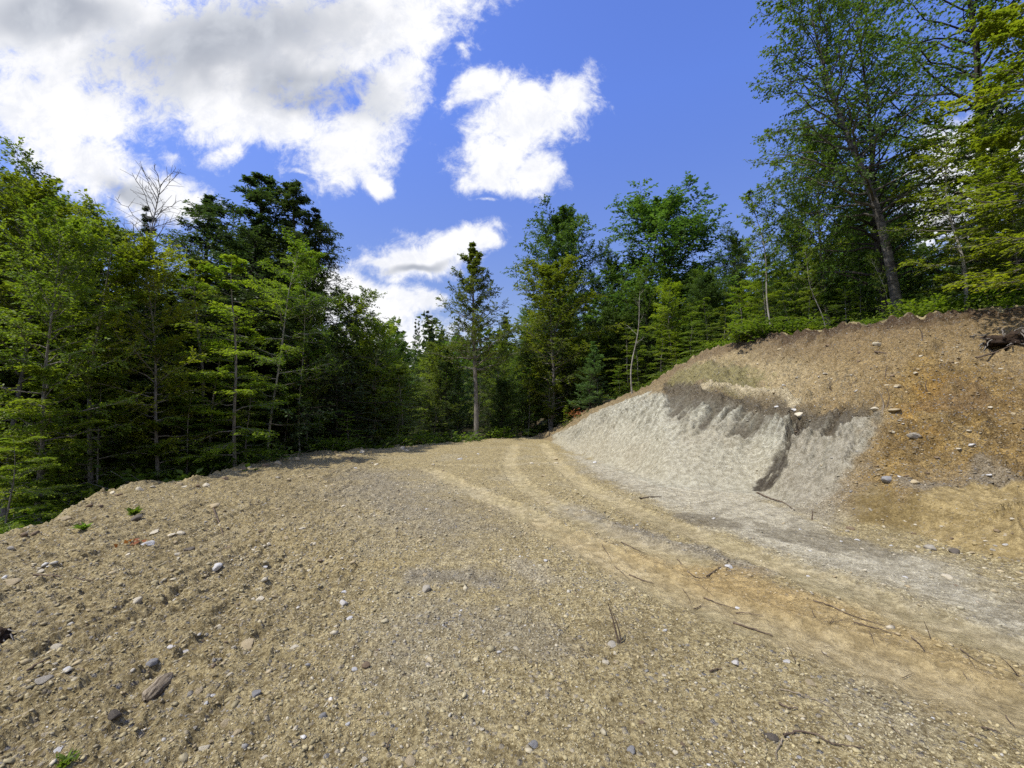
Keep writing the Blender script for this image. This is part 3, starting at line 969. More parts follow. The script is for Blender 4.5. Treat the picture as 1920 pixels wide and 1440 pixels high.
make_kind('thin_maple', 'bark_pale', 'leaf_maple', 10, seed=16, r0=.065, t0=.22, nb=36, L=dome(2.6), elev=lambda t: 4 + 22 * t, m=22, tw=.9, k=17, leaf=.13, flat=.82, plane=.88, leaf_droop=.3, clump=.6, wander=.45, jit=.35)
make_kind('lower_bough', 'bark', 'leaf_maple', 9, seed=17, r0=.06, t0=.02, nb=36, L=cone(2.9, .7, .8), elev=lambda t: -4 + 26 * t, m=23, tw=.95, k=18, leaf=.125, flat=.86, plane=.95, droop=.12, leaf_droop=.25, clump=.6, jit=.35)


def make_bush(name, seed, hgt, n, leafm, leaf=.09, spread=.7):
    r = np.random.default_rng(seed)
    s = np.linspace(0, 1, 6)
    az = r.uniform(0, 6.28, n); sp_ = r.uniform(.15, 1, n) * spread; hh = hgt * r.uniform(.5, 1, n)
    P = np.zeros((n, 6, 3))
    P[..., 0] = np.cos(az)[:, None] * (sp_[:, None] * s ** 1.2 + .08) + r.normal(0, .015, (n, 6)).cumsum(1)
    P[..., 1] = np.sin(az)[:, None] * (sp_[:, None] * s ** 1.2 + .08) + r.normal(0, .015, (n, 6)).cumsum(1)
    P[..., 2] = hh[:, None] * (s - .15 * s ** 2) - .05
    Rr = np.repeat((0.010 * (1 - s) + .003)[None], n, 0)
    wood = tubes(P, Rr, 4)
    k = 44
    t = r.uniform(.2, 1, (n, k))
    lp, ld = interp_poly(P, t)
    D = ld * .4 + r.normal(0, 1, (n, k, 3)) * np.array([1, 1, .35])
    lp = lp + unit(D) * r.uniform(0, .14, (n, k, 1)) * hgt
    Nn = np.array([0, 0, 1.0]) + r.normal(0, .4, (n, k, 3))
    S = leaf * r.uniform(.6, 1.3, (n, k))
    v, f = leaves(lp.reshape(-1, 3), D.reshape(-1, 3), Nn.reshape(-1, 3), S.reshape(-1), .6)
    tn = .5 * r.uniform(0, 1, (n, 1)) + .5 * r.uniform(0, 1, (n, k))
    KIND[name] = dict(trunk=new_mesh_np(name + '_stems', wood[0], wood[1], M['bark']), crown=new_mesh_np(name + '_foliage', v, f, M[leafm], False, {'tint': ('FLOAT', np.repeat(tn.reshape(-1), 4))}), H=hgt)


make_bush('bush_a', 21, 1.3, 46, 'leaf_maple', .10)
make_bush('bush_b', 22, 1.0, 40, 'leaf_broad', .10, .8)
make_bush('fern', 23, .55, 30, 'leaf_maple', .08, .45)

KNAME = {'maple_a': 'maple_tree', 'maple_b': 'maple_tree', 'maple_c': 'maple_tree', 'broad_a': 'broadleaf_tree', 'broad_b': 'broadleaf_tree', 'broad_c': 'broadleaf_tree',
         'hemlock_a': 'hemlock_tree', 'hemlock_b': 'hemlock_tree', 'spruce': 'spruce_tree', 'fir': 'fir_tree', 'pine': 'pine_tree', 'birch': 'birch_tree', 'tall_dark': 'broadleaf_tree',
         'sapling': 'sapling', 'thin_maple': 'maple_tree', 'lower_bough': 'young_maple_tree', 'bush_a': 'leafy_bush', 'bush_b': 'leafy_bush', 'fern': 'leafy_plant'}
USED_LABELS = set()


def place(kind, px, d, top, label, group=None, rot=None, wid=1.0, toppx=None, colr_=(1, 1, 1), sink=0.12, cat=None, h=None):
    """tree standing at the azimuth of photo column px, d metres ahead, its tip at photo row top"""
    K = KIND[kind]
    x = (px - 960) / FPX * d
    z = H(x, d) - sink
    hh = h if h else zat(top, d) - z
    s = hh / K['H']
    root = bpy.data.objects.new(KNAME[kind], None)
    scene.collection.objects.link(root)
    root.empty_display_size = 0.2
    root.location = (x, d, z)
    root.rotation_mode = 'ZYX'
    ry = 0.0 if toppx is None else math.atan2((toppx - px) / FPX * d, hh)
    root.rotation_euler = (0, ry, random.uniform(0, 6.28) if rot is None else rot)
    root.scale = (s * wid, s * wid, s)
    isb = kind in ('bush_a', 'bush_b', 'fern')
    tag(root, label, cat or ('bush' if isb and kind != 'fern' else 'plant' if isb else 'tree'), group)
    USED_LABELS.add(label)
    a = link('stems' if isb else 'trunk', K['trunk'], root)
    b = link('foliage' if isb else 'crown', K['crown'], root)
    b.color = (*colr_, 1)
    return root

# ------------------------------------------------------------------ the wood on the left
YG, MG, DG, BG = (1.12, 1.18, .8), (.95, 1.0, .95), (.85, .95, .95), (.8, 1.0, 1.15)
GL = 'trees of the wood left of the gravel pad'
GF = 'trees of the wood beyond the far end of the pad'
GR = 'trees of the wood above the cut bank'
place('broad_a', -70, 12.0, 300, 'tall olive green broadleaf tree cut by the left edge of the photo', GL, wid=1.0, colr_=(1.05, .95, .8))
place('maple_c', 18, 11.5, 345, 'grey double trunked tree just inside the left edge of the photo', GL, toppx=55, colr_=(.95, 1, .8))
place('maple_c', 88, 10.0, 400, 'straight grey trunk tree standing behind the left brow of the pad', GL, wid=.75, toppx=112, colr_=(.9, 1, .8))
place('maple_a', 183, 11.5, 430, 'slim yellow green maple with flat layered boughs left of the pale leaning trunk', GL, colr_=YG)
place('maple_c', 311, 12.0, 445, 'maple on a pale grey trunk that leans left at the brow', GL, toppx=262, wid=.85, colr_=(1.15, 1.05, .7))
place('spruce', 268, 19.0, 392, 'ragged dark spruce with thin top left of the hemlocks', GL, wid=.9)
place('hemlock_a', 440, 19.0, 328, 'tallest dark hemlock, highest crown of the hemlock group against the clouds', GL, wid=1.9)
place('hemlock_b', 392, 20.5, 362, 'dark hemlock shouldering the left side of the tallest hemlock', GL, wid=1.75)
place('hemlock_a', 528, 19.5, 355, 'second dark hemlock peak right of the tallest hemlock', GL, wid=1.7)
place('hemlock_b', 578, 20.0, 400, 'dark hemlock at the right end of the hemlock group', GL, wid=1.4)
place('broad_b', 480, 22.0, 410, 'dark broadleaf tree between the two hemlock peaks', GL)
place('maple_b', 447, 13.0, 490, 'bright yellow green young maple in front of the hemlocks', GL, colr_=(1.2, 1.25, .8), toppx=450)
place('thin_maple', 508, 16.2, 430, 'thin maple with a bent pale trunk in front of the second hemlock peak', GL, toppx=545, colr_=(.95, 1, .9), wid=.8)
place('thin_maple', 568, 17.4, 445, 'straight pale trunk beneath the right end of the hemlock group', GL, wid=.6, colr_=(.9, 1, .9))
place('maple_c', 578, 18.6, 480, 'slender tree close beside the straight pale trunk under the hemlocks', GL, wid=.55, colr_=(.9, 1, .9))
place('broad_c', 120, 15.0, 395, 'rounded olive broadleaf crown behind the straight grey trunk', GL, wid=.9, colr_=(1.05, 1, .8))
place('broad_c', 205, 16.0, 405, 'leafy broadleaf tree under the bare twigs of the dead tree', GL, wid=.85, colr_=(1.0, 1, .8))
place('broad_a', 30, 16.0, 300, 'high broadleaf crown behind the grey double trunked tree', GL, wid=.8, colr_=(1, 1, .8))
place('lower_bough', 95, 9.8, 690, 'young maple with the brightest low leaves behind the left brow', GL, colr_=(1.3, 1.35, .8))
place('lower_bough', 20, 8.2, 820, 'small young maple in the left bottom corner of the wood', GL, colr_=YG, wid=1.1)
place('lower_bough', 180, 11.2, 700, 'young maple low in front of the slim layered maple', GL, colr_=YG)
place('maple_b', 385, 14.0, 640, 'mid green maple between the pale leaning trunk and the bright maple', GL, colr_=MG, wid=1.1)
place('lower_bough', 365, 12.6, 745, 'fresh green low maple right of the pale leaning trunk', GL, colr_=(.9, 1.1, .9), wid=1.2)
place('lower_bough', 470, 14.2, 700, 'low maple under the bright yellow green maple', GL, colr_=(1.0, 1.1, .9))
place('lower_bough', 540, 17.2, 740, 'low maple at the foot of the bent pale trunk', GL, colr_=MG)
# ---- far end of the pad
place('broad_c', 660, 24, 548, 'medium broadleaf tree with wispy top right of the hemlock group', GF, colr_=(1.15, 1.2, .8))
place('maple_c', 700, 22, 592, 'yellow green maple crown left of the distant spires', GF, colr_=(1.1, 1.1, .8))
place('maple_b', 635, 21.8, 640, 'maple with layered boughs at the brow right of the hemlock group', GF, colr_=YG)
place('maple_a', 700, 21.5, 700, 'bright maple low at the middle of the far brow', GF, colr_=(1.2, 1.15, .8), wid=1.2)
place('maple_b', 760, 23, 690, 'mid green maple at the brow left of the lone pine', GF, colr_=YG, wid=1.2)
place('lower_bough', 655, 18.6, 770, 'young maple bending a bright leader over the brow', GF, colr_=(1.3, 1.35, .8))
place('lower_bough', 745, 20.8, 765, 'young maple in the low fringe left of the lone pine', GF, colr_=YG, wid=1.2)
place('lower_bough', 815, 22.5, 760, 'young maple right beside the double trunk of the lone pine', GF, colr_=MG, wid=1.1)
place('lower_bough', 600, 19.6, 760, 'young maple at the brow under the hemlocks', GF, colr_=MG, wid=1.1)
place('broad_c', 825, 27, 640, 'bright broadleaf tree just left of the lone pine', GF, colr_=(1.1, 1.1, .8))
place('spruce', 806, 33, 584, 'spruce with a blunt top left of the lone pine', GF, wid=1.2)
place('spruce', 776, 62, 598, 'left of two distant dark spires above the tree line', GF, wid=.45)
place('spruce', 784, 63, 602, 'right of two distant dark spires above the tree line', GF, wid=.45)
place('pine', 893, 25.5, 458, 'lone tall pine with tiered boughs at the end of the pad', GF, rot=.4, toppx=888, wid=1.05)
place('thin_maple', 900, 26.2, 640, 'thin second trunk close beside the lone pine', GF, wid=.5, colr_=MG)
place('spruce', 943, 34, 586, 'small dark spruce peak right of the lone pine', GF, wid=1.1)
place('broad_c', 1032, 28, 478, 'sunlit broadleaf tree right of the sky gap at the end of the pad', GF, wid=1.25, colr_=(1.2, 1.1, .75))
place('broad_b', 1064, 35, 378, 'tall dark rounded crown rising behind the sunlit broadleaf tree', GF, wid=.95, colr_=(1.2, 1.25, 1.1))
place('broad_a', 1150, 35, 468, 'blue green crown between the tall rounded crown and the spreading tree', GF, wid=.95, colr_=BG)
place('maple_b', 990, 28, 690, 'shaded maple low beside the dark trunks at the end of the pad', GF, colr_=DG)
place('maple_c', 938, 29, 640, 'shaded maple in the sky gap right of the lone pine', GF, colr_=MG, wid=.9)
place('lower_bough', 1062, 25.5, 760, 'little bright maple at the very end of the pad', GF, colr_=(1.25, 1.2, .8), wid=.9)
place('fir', 1104, 24.6, 640, 'small blue green fir where the bank meets the pad', GF, wid=1.0, colr_=(1.9, 2.3, 2.1))
place('maple_a', 1122, 29, 618, 'bright flat topped maple above the small fir', GF, colr_=(1.2, 1.25, .8), wid=1.25)
place('thin_maple', 1030, 27, 700, 'thin pale trunk left of the small fir', GF, wid=.5, colr_=DG)
# ---- above the cut bank
place('broad_b', 1262, 32, 366, 'big spreading dark tree with spiky top against the blue sky', GR, wid=1.6, colr_=(1.25, 1.35, 1.15))
place('maple_c', 1262, 25.5, 528, 'yellow green round maple below the big spreading tree', GR, colr_=(1.3, 1.35, .8), wid=1.15)
place('broad_a', 1385, 30, 425, 'wispy grey green tree top right of the big spreading tree', GR, colr_=BG, wid=.7)
place('broad_c', 1330, 26, 500, 'dark green tree filling the slope right of the round maple', GR, colr_=(.85, 1, .95), wid=1.1)
place('broad_c', 1210, 29, 500, 'dark green tree behind the bare forked tree', GR, colr_=(.8, 1, 1))
place('maple_b', 1200, 25.5, 640, 'mid green maple at the foot of the bare forked tree', GR, colr_=MG, wid=1.2)
place('lower_bough', 1160, 25.5, 690, 'young maple between the small fir and the bank crest', GR, colr_=(.85, 1.05, .95), wid=1.2)
place('lower_bough', 1270, 22.5, 640, 'bright young maple low on the bank crest', GR, colr_=(1.15, 1.15, .8), wid=1.0)
place('maple_b', 1330, 21.5, 560, 'shaded maple on the crest left of the yellow green shrubs', GR, colr_=DG, wid=1.2)
place('maple_a', 1440, 18.5, 478, 'yellow green maple left of the thin leaning sapling', GR, colr_=(1.2, 1.25, .8), wid=1.1)
place('broad_a', 1500, 20, 395, 'grey green broadleaf tree behind the thin leaning sapling', GR, colr_=BG, wid=.85)
place('sapling', 1455, 17.5, 345, 'thin sapling with a tuft of leaves standing clear against the sky', GR, toppx=1440, wid=.8, colr_=(.8, .95, .8))
place('sapling', 1557, 13.6, 462, 'thin pale sapling leaning left on the bank crest', GR, toppx=1518, wid=.9, colr_=(.9, 1, .8))
place('broad_a', 1560, 17, 215, 'tall leafy broadleaf tree left of the leaning birch', GR, wid=.85, colr_=(.95, 1, .85))
place('hemlock_b', 1600, 18, 470, 'dark hemlock in the shade left of the leaning birch', GR, wid=1.3)
place('broad_b', 1660, 19, 330, 'deep green tree behind the leaning birch', GR, wid=.9)
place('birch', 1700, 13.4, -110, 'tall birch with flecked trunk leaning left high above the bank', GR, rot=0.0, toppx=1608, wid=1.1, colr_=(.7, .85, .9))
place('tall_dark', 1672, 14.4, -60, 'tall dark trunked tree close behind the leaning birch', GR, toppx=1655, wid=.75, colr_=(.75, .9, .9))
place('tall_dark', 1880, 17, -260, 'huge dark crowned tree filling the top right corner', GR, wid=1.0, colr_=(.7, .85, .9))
place('thin_maple', 1816, 12.2, 215, 'maple on a thin pale trunk right of the leaning birch', GR, toppx=1790, wid=1.1, colr_=(.95, .95, .75))
place('thin_maple', 1842, 12.8, 330, 'second thin maple trunk leaning beside the pale one', GR, toppx=1800, wid=.8, colr_=(.95, .95, .75))
place('maple_a', 2010, 9.5, -60, 'sunlit yellow maple hanging into the right edge of the photo', GR, wid=1.15, colr_=(1.15, 1.1, .75))
place('hemlock_a', 1925, 14.5, 150, 'dark hemlock at the right edge of the photo', GR, wid=1.2, colr_=(1.1, 1.2, .9))
place('maple_c', 1925, 11.8, 330, 'shaded maple low at the right edge above the dark roots', GR, colr_=(.9, .95, .75), wid=1.0)
place('sapling', 1690, 13.2, 470, 'little crooked sapling leaning left at the foot of the birch', GR, toppx=1640, wid=.6, colr_=(.9, 1, .8))
place('maple_b', 1520, 15.5, 540, 'low leafy maple behind the thin pale sapling', GR, colr_=MG, wid=1.1)
place('lower_bough', 1590, 15, 530, 'young maple low between the pale sapling and the birch', GR, colr_=DG, wid=1.1)
place('lower_bough', 1760, 17, 500, 'young maple in the light gap right of the birch', GR, colr_=(1.0, 1.05, .8), wid=1.0)

for px, d, top, k, lab, cc in [
    (1180, 26.5, 610, 'maple_b', 'leafy maple in the dip between the fir and the round maple', MG), (1240, 24.5, 620, 'lower_bough', 'young maple on the slope below the round maple', MG),
    (1300, 23.0, 590, 'lower_bough', 'young maple right of the round maple foot', DG), (1360, 20.5, 575, 'lower_bough', 'young maple above the bush on the sloping crest', MG),
    (1400, 19.0, 540, 'maple_b', 'bushy maple above the bush spilling over the crest', YG), (1480, 17.5, 520, 'lower_bough', 'young maple left behind the thin pale sapling', MG),
    (1540, 17.2, 470, 'maple_b', 'maple in the deep shade right of the thin pale sapling', DG), (1625, 15.6, 505, 'maple_b', 'maple in the shade close left of the birch trunk', DG),
    (1660, 16.5, 500, 'lower_bough', 'young maple in the dark behind the birch foot', DG), (1720, 18.5, 528, 'lower_bough', 'young maple half hidden by the birch foot', DG),
    (1860, 14.5, 440, 'maple_b', 'maple right behind the thin pale maple trunks', (.9, .95, .75)), (1790, 20, 520, 'lower_bough', 'young maple far back between the birch and the thin maple', MG)]:
    place(k, px, d, top, lab, GR, wid=1.15, colr_=cc)

# fill: further rows of the same wood
ANCH = [(-130, 'beyond the left edge'), (0, 'behind the grey double trunk'), (90, 'behind the straight grey trunk'), (183, 'behind the slim layered maple'), (311, 'behind the pale leaning trunk'),
        (440, 'behind the bright young maple'), (528, 'behind the bent pale trunk'), (600, 'behind the right end of the hemlocks'), (700, 'behind the middle of the far brow'),
        (780, 'under the two distant spires'), (890, 'behind the lone pine'), (960, 'in the gap right of the lone pine'), (1032, 'behind the sunlit broadleaf tree'), (1105, 'behind the small fir'),
        (1190, 'behind the bare forked tree'), (1262, 'behind the big spreading tree'), (1385, 'behind the wispy tree top'), (1480, 'behind the thin leaning sapling'), (1600, 'in the shade left of the birch'),
        (1700, 'behind the leaning birch'), (1816, 'behind the thin pale maple trunk'), (1930, 'behind the hemlock at the right edge')]
ADJ = {'hemlock_a': 'dense dark hemlock', 'hemlock_b': 'ragged dark hemlock', 'broad_b': 'deep green broadleaf tree', 'broad_c': 'mid green broadleaf tree', 'maple_c': 'shaded maple', 'broad_a': 'loose green broadleaf tree', 'maple_b': 'low shaded maple', 'spruce': 'dark spruce'}
ROWW = ['close', 'a little way', 'farther back', 'deep in the wood']
TOPS = [(-200, 400), (0, 440), (90, 470), (183, 520), (311, 520), (400, 470), (560, 480), (610, 590), (700, 610), (780, 625), (860, 610), (960, 640), (1000, 560), (1100, 540), (1200, 520), (1300, 480), (1400, 510), (1480, 500), (1560, 380), (1680, 380), (1730, 540), (1800, 540), (1850, 420), (2050, 300)]
kinds = ['hemlock_a', 'broad_c', 'hemlock_b', 'broad_b', 'maple_c', 'broad_a', 'maple_b', 'hemlock_b']
n_fill = 0
for row, (dl, dm, dr) in enumerate([(14.5, 28, 21), (18, 32, 26), (24, 38, 32), (31, 47, 40)]):
    for i, px in enumerate(range(-170, 2120, 78 if row < 3 else 95)):
        px = px + random.uniform(-26, 26) + (row % 2) * 39
        if px > 2080:
            continue
        d = float(np.interp(px, [-200, 300, 560, 680, 900, 1050, 1250, 1450, 1700, 2100], [dl - 1, dl + 1, dl + 4, dm - 4, dm, dm + 2, dm, dr, dr - 3, dr - 4])) * random.uniform(.95, 1.05)
        top = float(np.interp(px, [a for a, b in TOPS], [b for a, b in TOPS])) + random.uniform(10, 90)
        if 1700 < px < 1850 and row > 1:
            continue
        k = kinds[(i * 3 + row * 2 + random.randrange(3)) % len(kinds)]
        an = min(ANCH, key=lambda q: abs(q[0] - px))[1]
        lab = f'{ADJ[k]} {ROWW[row]} {an}'
        if lab in USED_LABELS:
            lab = f'{ADJ[k]} {ROWW[row]} {an}, the ' + ('shorter' if random.random() < .5 else 'taller') + ' one'
        g = GL if px < 610 else GF if px < 1180 else GR
        cc = random.choice([(.9, .95, .95), MG, MG, (1.1, 1.1, .85), BG])
        place(k, px, d, top, lab, g, wid=random.uniform(.95, 1.35), colr_=cc)
        n_fill += 1

def distant_woods():
    """the far wooded slope: a mass of crowns nobody could count"""
    r = np.random.default_rng(55)
    Ps, Ss, Ts = [], [], []
    n = 1500
    az = r.uniform(-58, 58, n)
    ri = np.exp(r.uniform(math.log(52), math.log(170), n))
    for a, R in zip(az, ri):
        h = r.uniform(8, 15); w = h * r.uniform(.17, .28)
        x, y = R * math.sin(math.radians(a)), R * math.cos(math.radians(a))
        z = H(x, y)
        m = 110
        t = r.uniform(0, 1, m) ** 1.3
        th = r.uniform(0, 6.28, m)
        rad = w * (1 - t) ** .7 * r.uniform(.55, 1.1, m) + .1
        Ps.append(np.stack([x + np.cos(th) * rad, y + np.sin(th) * rad, z + h * (.05 + .95 * t)], -1))
        Ss.append(np.full(m, .55 + R * .006)); Ts.append(np.clip(r.uniform(0, 1) * .6 + r.uniform(0, .5, m), 0, 1))
    P = np.vstack(Ps); S = np.concatenate(Ss) * r.uniform(.6, 1.2, len(P)); T = np.concatenate(Ts)
    D = r.normal(0, 1, P.shape) * np.array([1, 1, .6])
    v, f = leaves(P, D, np.array([0, 0, 1.0]) + r.normal(0, .7, P.shape), S, .8, .2)
    tag(link('distant_woods', new_mesh_np('distant_woods', v, f, M['leaf_dark'], False, {'tint': ('FLOAT', np.repeat(T, 4))})), 'far wooded slope beyond the clearing', None, None, 'stuff')


distant_woods()

# ------------------------------------------------------------------ bare trees
def bare_tree(px, d, top, label, seed, mat, spread=1.4, nb=16, toppx=None, r0=.05, t0=.35, fork=True):
    w, l, ax = gen_tree(seed, Ht=8, r0=r0, t0=t0, nb=nb, L=lambda t: spread * (1.1 - .6 * t), elev=lambda t: 42 + 15 * t, m=7, tw=.6, k=1, leaf=.01, plane=.4, wander=.5)
    root = bpy.data.objects.new('bare_tree', None)
    scene.collection.objects.link(root)
    x = (px - 960) / FPX * d; z = H(x, d) - .1
    hh = zat(top, d) - z
    root.location = (x, d, z); s = hh / 8
    root.scale = (s, s, s)
    root.rotation_mode = 'ZYX'
    root.rotation_euler = (0, 0 if toppx is None else math.atan2((toppx - px) / FPX * d, hh), random.uniform(0, 6))
    tag(root, label, 'tree')
    link('trunk', new_mesh_np('bare_trunk', w[0], w[1], M[mat]), root)


bare_tree(1186, 23.2, 548, 'pale bare forked tree standing among the green above the bank', 31, 'bark_pale', 1.1, 7, 1196, .06, .4)
bare_tree(215, 17.5, 346, 'dead tree with a fan of bare grey twigs against the cloud', 32, 'bark', 1.5, 40, 222, .022, .5)

# ------------------------------------------------------------------ bushes and low plants
GB = 'bushes along the crest of the bank'
for px, d, top, k, w_, lab in [
    (1405, 16.6, 598, 'bush_a', 1.5, 'leafy green bush spilling over the left end of the bank crest'),
    (1448, 15.9, 588, 'bush_b', 1.5, 'leafy bush right of the one spilling over the crest'),
    (1490, 15.4, 588, 'bush_b', 1.2, 'dark leafy bush left of the thin pale sapling'),
    (1532, 14.6, 604, 'fern', 1.4, 'low leafy plant just left of the thin pale sapling'),
    (1590, 13.9, 602, 'bush_b', 1.2, 'low bush just right of the thin pale sapling'),
    (1640, 13.2, 592, 'bush_a', 1.1, 'bright low bush left of the birch foot'),
    (1745, 12.6, 545, 'bush_a', 1.3, 'bright bush right of the birch foot'),
    (1785, 13.2, 540, 'bush_b', 1.4, 'bush left of the thin pale maple trunk'),
    (1870, 12.4, 530, 'bush_b', 1.4, 'bush right of the thin pale maple trunk'),
    (1905, 11.2, 548, 'bush_a', 1.2, 'bush on the crest at the right edge of the photo'),
    (1350, 18.9, 632, 'bush_a', 1.4, 'bush on the sloping crest left of the spilling bush'),
    (1298, 20.9, 668, 'bush_b', 1.3, 'small bush halfway down the sloping crest'),
    (1250, 23.0, 694, 'bush_b', 1.4, 'small bush low on the sloping crest under the round maple')]:
    place(k, px, d, top, lab, GB, wid=w_, colr_=(.9, 1.0, .8))
GU = 'low bushes under the trees along the brow'
for px, d, top, k, lab in [
    (10, 7.8, 965, 'bush_a', 'bright low bush in the left corner below the maples'), (62, 8.8, 945, 'bush_b', 'low bush left of the straight grey trunk'),
    (132, 9.2, 930, 'fern', 'small fresh plant right of the straight grey trunk'), (205, 10.4, 890, 'bush_a', 'low bush between the straight and the leaning trunk'),
    (345, 11.6, 850, 'bush_b', 'low bush just right of the pale leaning trunk'), (420, 14.2, 828, 'bush_a', 'low bush at the dip of the brow'),
    (490, 15.0, 822, 'bush_b', 'low bush below the bent pale trunk'), (620, 18.2, 808, 'bush_a', 'low bush at the brow right of the hemlocks'),
    (690, 19.6, 806, 'bush_b', 'low bush at the middle of the far brow'), (785, 21.8, 800, 'bush_a', 'low bush at the far brow near the pine'),
    (850, 24.0, 798, 'bush_b', 'low bush just left of the pine foot'), (940, 26.5, 792, 'bush_a', 'low bush right of the pine foot'),
    (1000, 29.0, 790, 'bush_b', 'dark low bush where the pad runs out')]:
    place(k, px, d, top, lab, GU, wid=1.5, colr_=(.9, 1.05, .85))


def small_plant(px, py, hgt, n, label, name='seedling', seed=1):
    p = hit(px, py, ZT)
    r = np.random.default_rng(seed)
    az = r.uniform(0, 6.28, n)
    D = np.stack([np.cos(az), np.sin(az), r.uniform(.3, 1.3, n)], -1)
    P = r.normal(0, .035, (n, 3)); P[:, 2] = r.uniform(0, hgt * .5, n)
    v, f = leaves(P * np.array([.5, .5, .5]), D, np.array([0, 0, 1.0]) + r.normal(0, .3, (n, 3)), hgt * r.uniform(.5, 1.0, n), .3)
    me = new_mesh_np(name, v, f, M['grass'], False, {'tint': ('FLOAT', np.repeat(r.uniform(0, 1, n), 4))})
    o = link(name, me); o.location = p
    tag(o, label, 'plant', 'seedlings on the gravel')


small_plant(252, 966, .16, 60, 'bright green seedling tuft behind the dark lump added for a shaded gap on the gravel', seed=1)
small_plant(158, 994, .14, 45, 'bright green seedling tuft nearest the left brow', seed=2)
small_plant(122, 1436, .06, 30, 'small green seedling at the bottom edge of the photo', seed=3)


def ground_cover():
    r = np.random.default_rng(77)
    n = 52000
    # along the crest on the right and at the foot of the trees on the left
    a1 = r.uniform(12, 56, n); rr = np.interp(a1, AZ, Rk[4])
    R1 = rr + 0.10 + r.exponential(1.7, n)
    x = R1 * np.sin(np.radians(a1)); y = R1 * np.cos(np.radians(a1))
    ok = (fbm(x * 1.5, y * 1.5, 3, 301) > .12) | (R1 > rr + 1.2)
    a2 = r.uniform(-58, 8, n); r2 = np.interp(a2, AZ, Rk[3]) + r.uniform(.2, 9, n)
    x2 = r2 * np.sin(np.radians(a2)); y2 = r2 * np.cos(np.radians(a2))
    ok2 = fbm(x2 * 1.1, y2 * 1.1, 3, 303) > .05
    x = np.concatenate([x[ok], x2[ok2]]); y = np.concatenate([y[ok], y2[ok2]])
    z = sample(ZT, x, y) + r.exponential(.10, len(x)).clip(0, .55) + .02
    D = r.normal(0, 1, (len(x), 3)) * np.array([1, 1, .3])
    v, f = leaves(np.stack([x, y, z], -1), D, np.array([0, 0, 1.0]) + r.normal(0, .35, (len(x), 3)), .085 * r.uniform(.5, 1.3, len(x)), .65)
    tag(link('undergrowth', new_mesh_np('undergrowth', v, f, M['leaf_broad'], False, {'tint': ('FLOAT', np.repeat(r.uniform(0, 1, len(x)), 4))})), 'low leafy undergrowth', None, None, 'stuff')


ground_cover()

# ------------------------------------------------------------------ stones
def ico(sub):
    t = (1 + 5 ** .5) / 2
    v = [(-1, t, 0), (1, t, 0), (-1, -t, 0), (1, -t, 0), (0, -1, t), (0, 1, t), (0, -1, -t), (0, 1, -t), (t, 0, -1), (t, 0, 1), (-t, 0, -1), (-t, 0, 1)]
    f = [(0, 11, 5), (0, 5, 1), (0, 1, 7), (0, 7, 10), (0, 10, 11), (1, 5, 9), (5, 11, 4), (11, 10, 2), (10, 7, 6), (7, 1, 8), (3, 9, 4), (3, 4, 2), (3, 2, 6), (3, 6, 8), (3, 8, 9), (4, 9, 5), (2, 4, 11), (6, 2, 10), (8, 6, 7), (9, 8, 1)]
    v = [np.array(a) / np.linalg.norm(a) for a in v]
    for _ in range(sub):
        mid = {}; nf = []
        def m(a, b):
            k = (min(a, b), max(a, b))
            if k not in mid:
                c = v[a] + v[b]; v.append(c / np.linalg.norm(c)); mid[k] = len(v) - 1
            return mid[k]
        for a, b, c in f:
            ab, bc, ca = m(a, b), m(b, c), m(c, a)
            nf += [(a, ab, ca), (b, bc, ab), (c, ca, bc), (ab, bc, ca)]
        f = nf
    return np.array(v), np.array(f)


IV0, IF0 = ico(0)
IV2, IF2 = ico(2)


def stone_shape(seed, V0):
    """a rounded-off angular stone: sphere clipped by random planes"""
    r = np.random.default_rng(seed)
    V = V0.copy()
    for _ in range(11):
        nrm = unit(r.normal(0, 1, 3)[None])[0]
        h = r.uniform(.42, .8)
        dd = V @ nrm - h
        V = V - np.clip(dd, 0, None)[:, None] * nrm * .93
    V += 0.02 * r.normal(0, 1, V.shape)
    return V / np.abs(V).max(0)


STONES = [stone_shape(400 + i, IV2) for i in range(14)]
PEB = [stone_shape(500 + i, IV0) for i in range(10)]
SC = {'white': (.62, .60, .55), 'cream': (.60, .53, .38), 'tan': (.46, .37, .22), 'grey': (.41, .37, .29), 'dark': (.13, .11, .085), 'blue': (.29, .28, .26), 'lilac': (.64, .60, .53), 'rust': (.36, .20, .10), 'brown': (.22, .16, .10)}
STONE_ME = {}
NST = 0


def stone(px, py, wpx, c, label, flat=.45, asp=.7, rot=None, group=None, A=None, name='stone'):
    """a loose stone that looks wpx photo pixels wide"""
    global NST
    p = hit(px, py, ZT)
    d = p[1]
    w = wpx / FPX * d * .43
    i = NST % len(STONES); NST += 1
    key = (i, c)
    if key not in STONE_ME:
        cc = np.array(SC[c]) * random.uniform(.9, 1.1)
        STONE_ME[key] = new_mesh_np('stone', STONES[i], IF2, M['rock'], False, {'soil': ('FLOAT_COLOR', np.tile(cc, (len(IV2), 1)))})
    o = link(name, STONE_ME[key])
    o.scale = (w, w * asp * 1.35, w * flat * 1.2)
    o.location = (p[0], p[1], p[2] + w * flat * .22)
    o.rotation_euler = (random.uniform(-.2, .2), random.uniform(-.2, .2), random.uniform(-.5, .5) if rot is None else rot)
    tag(o, label, 'stone', group)
    return o


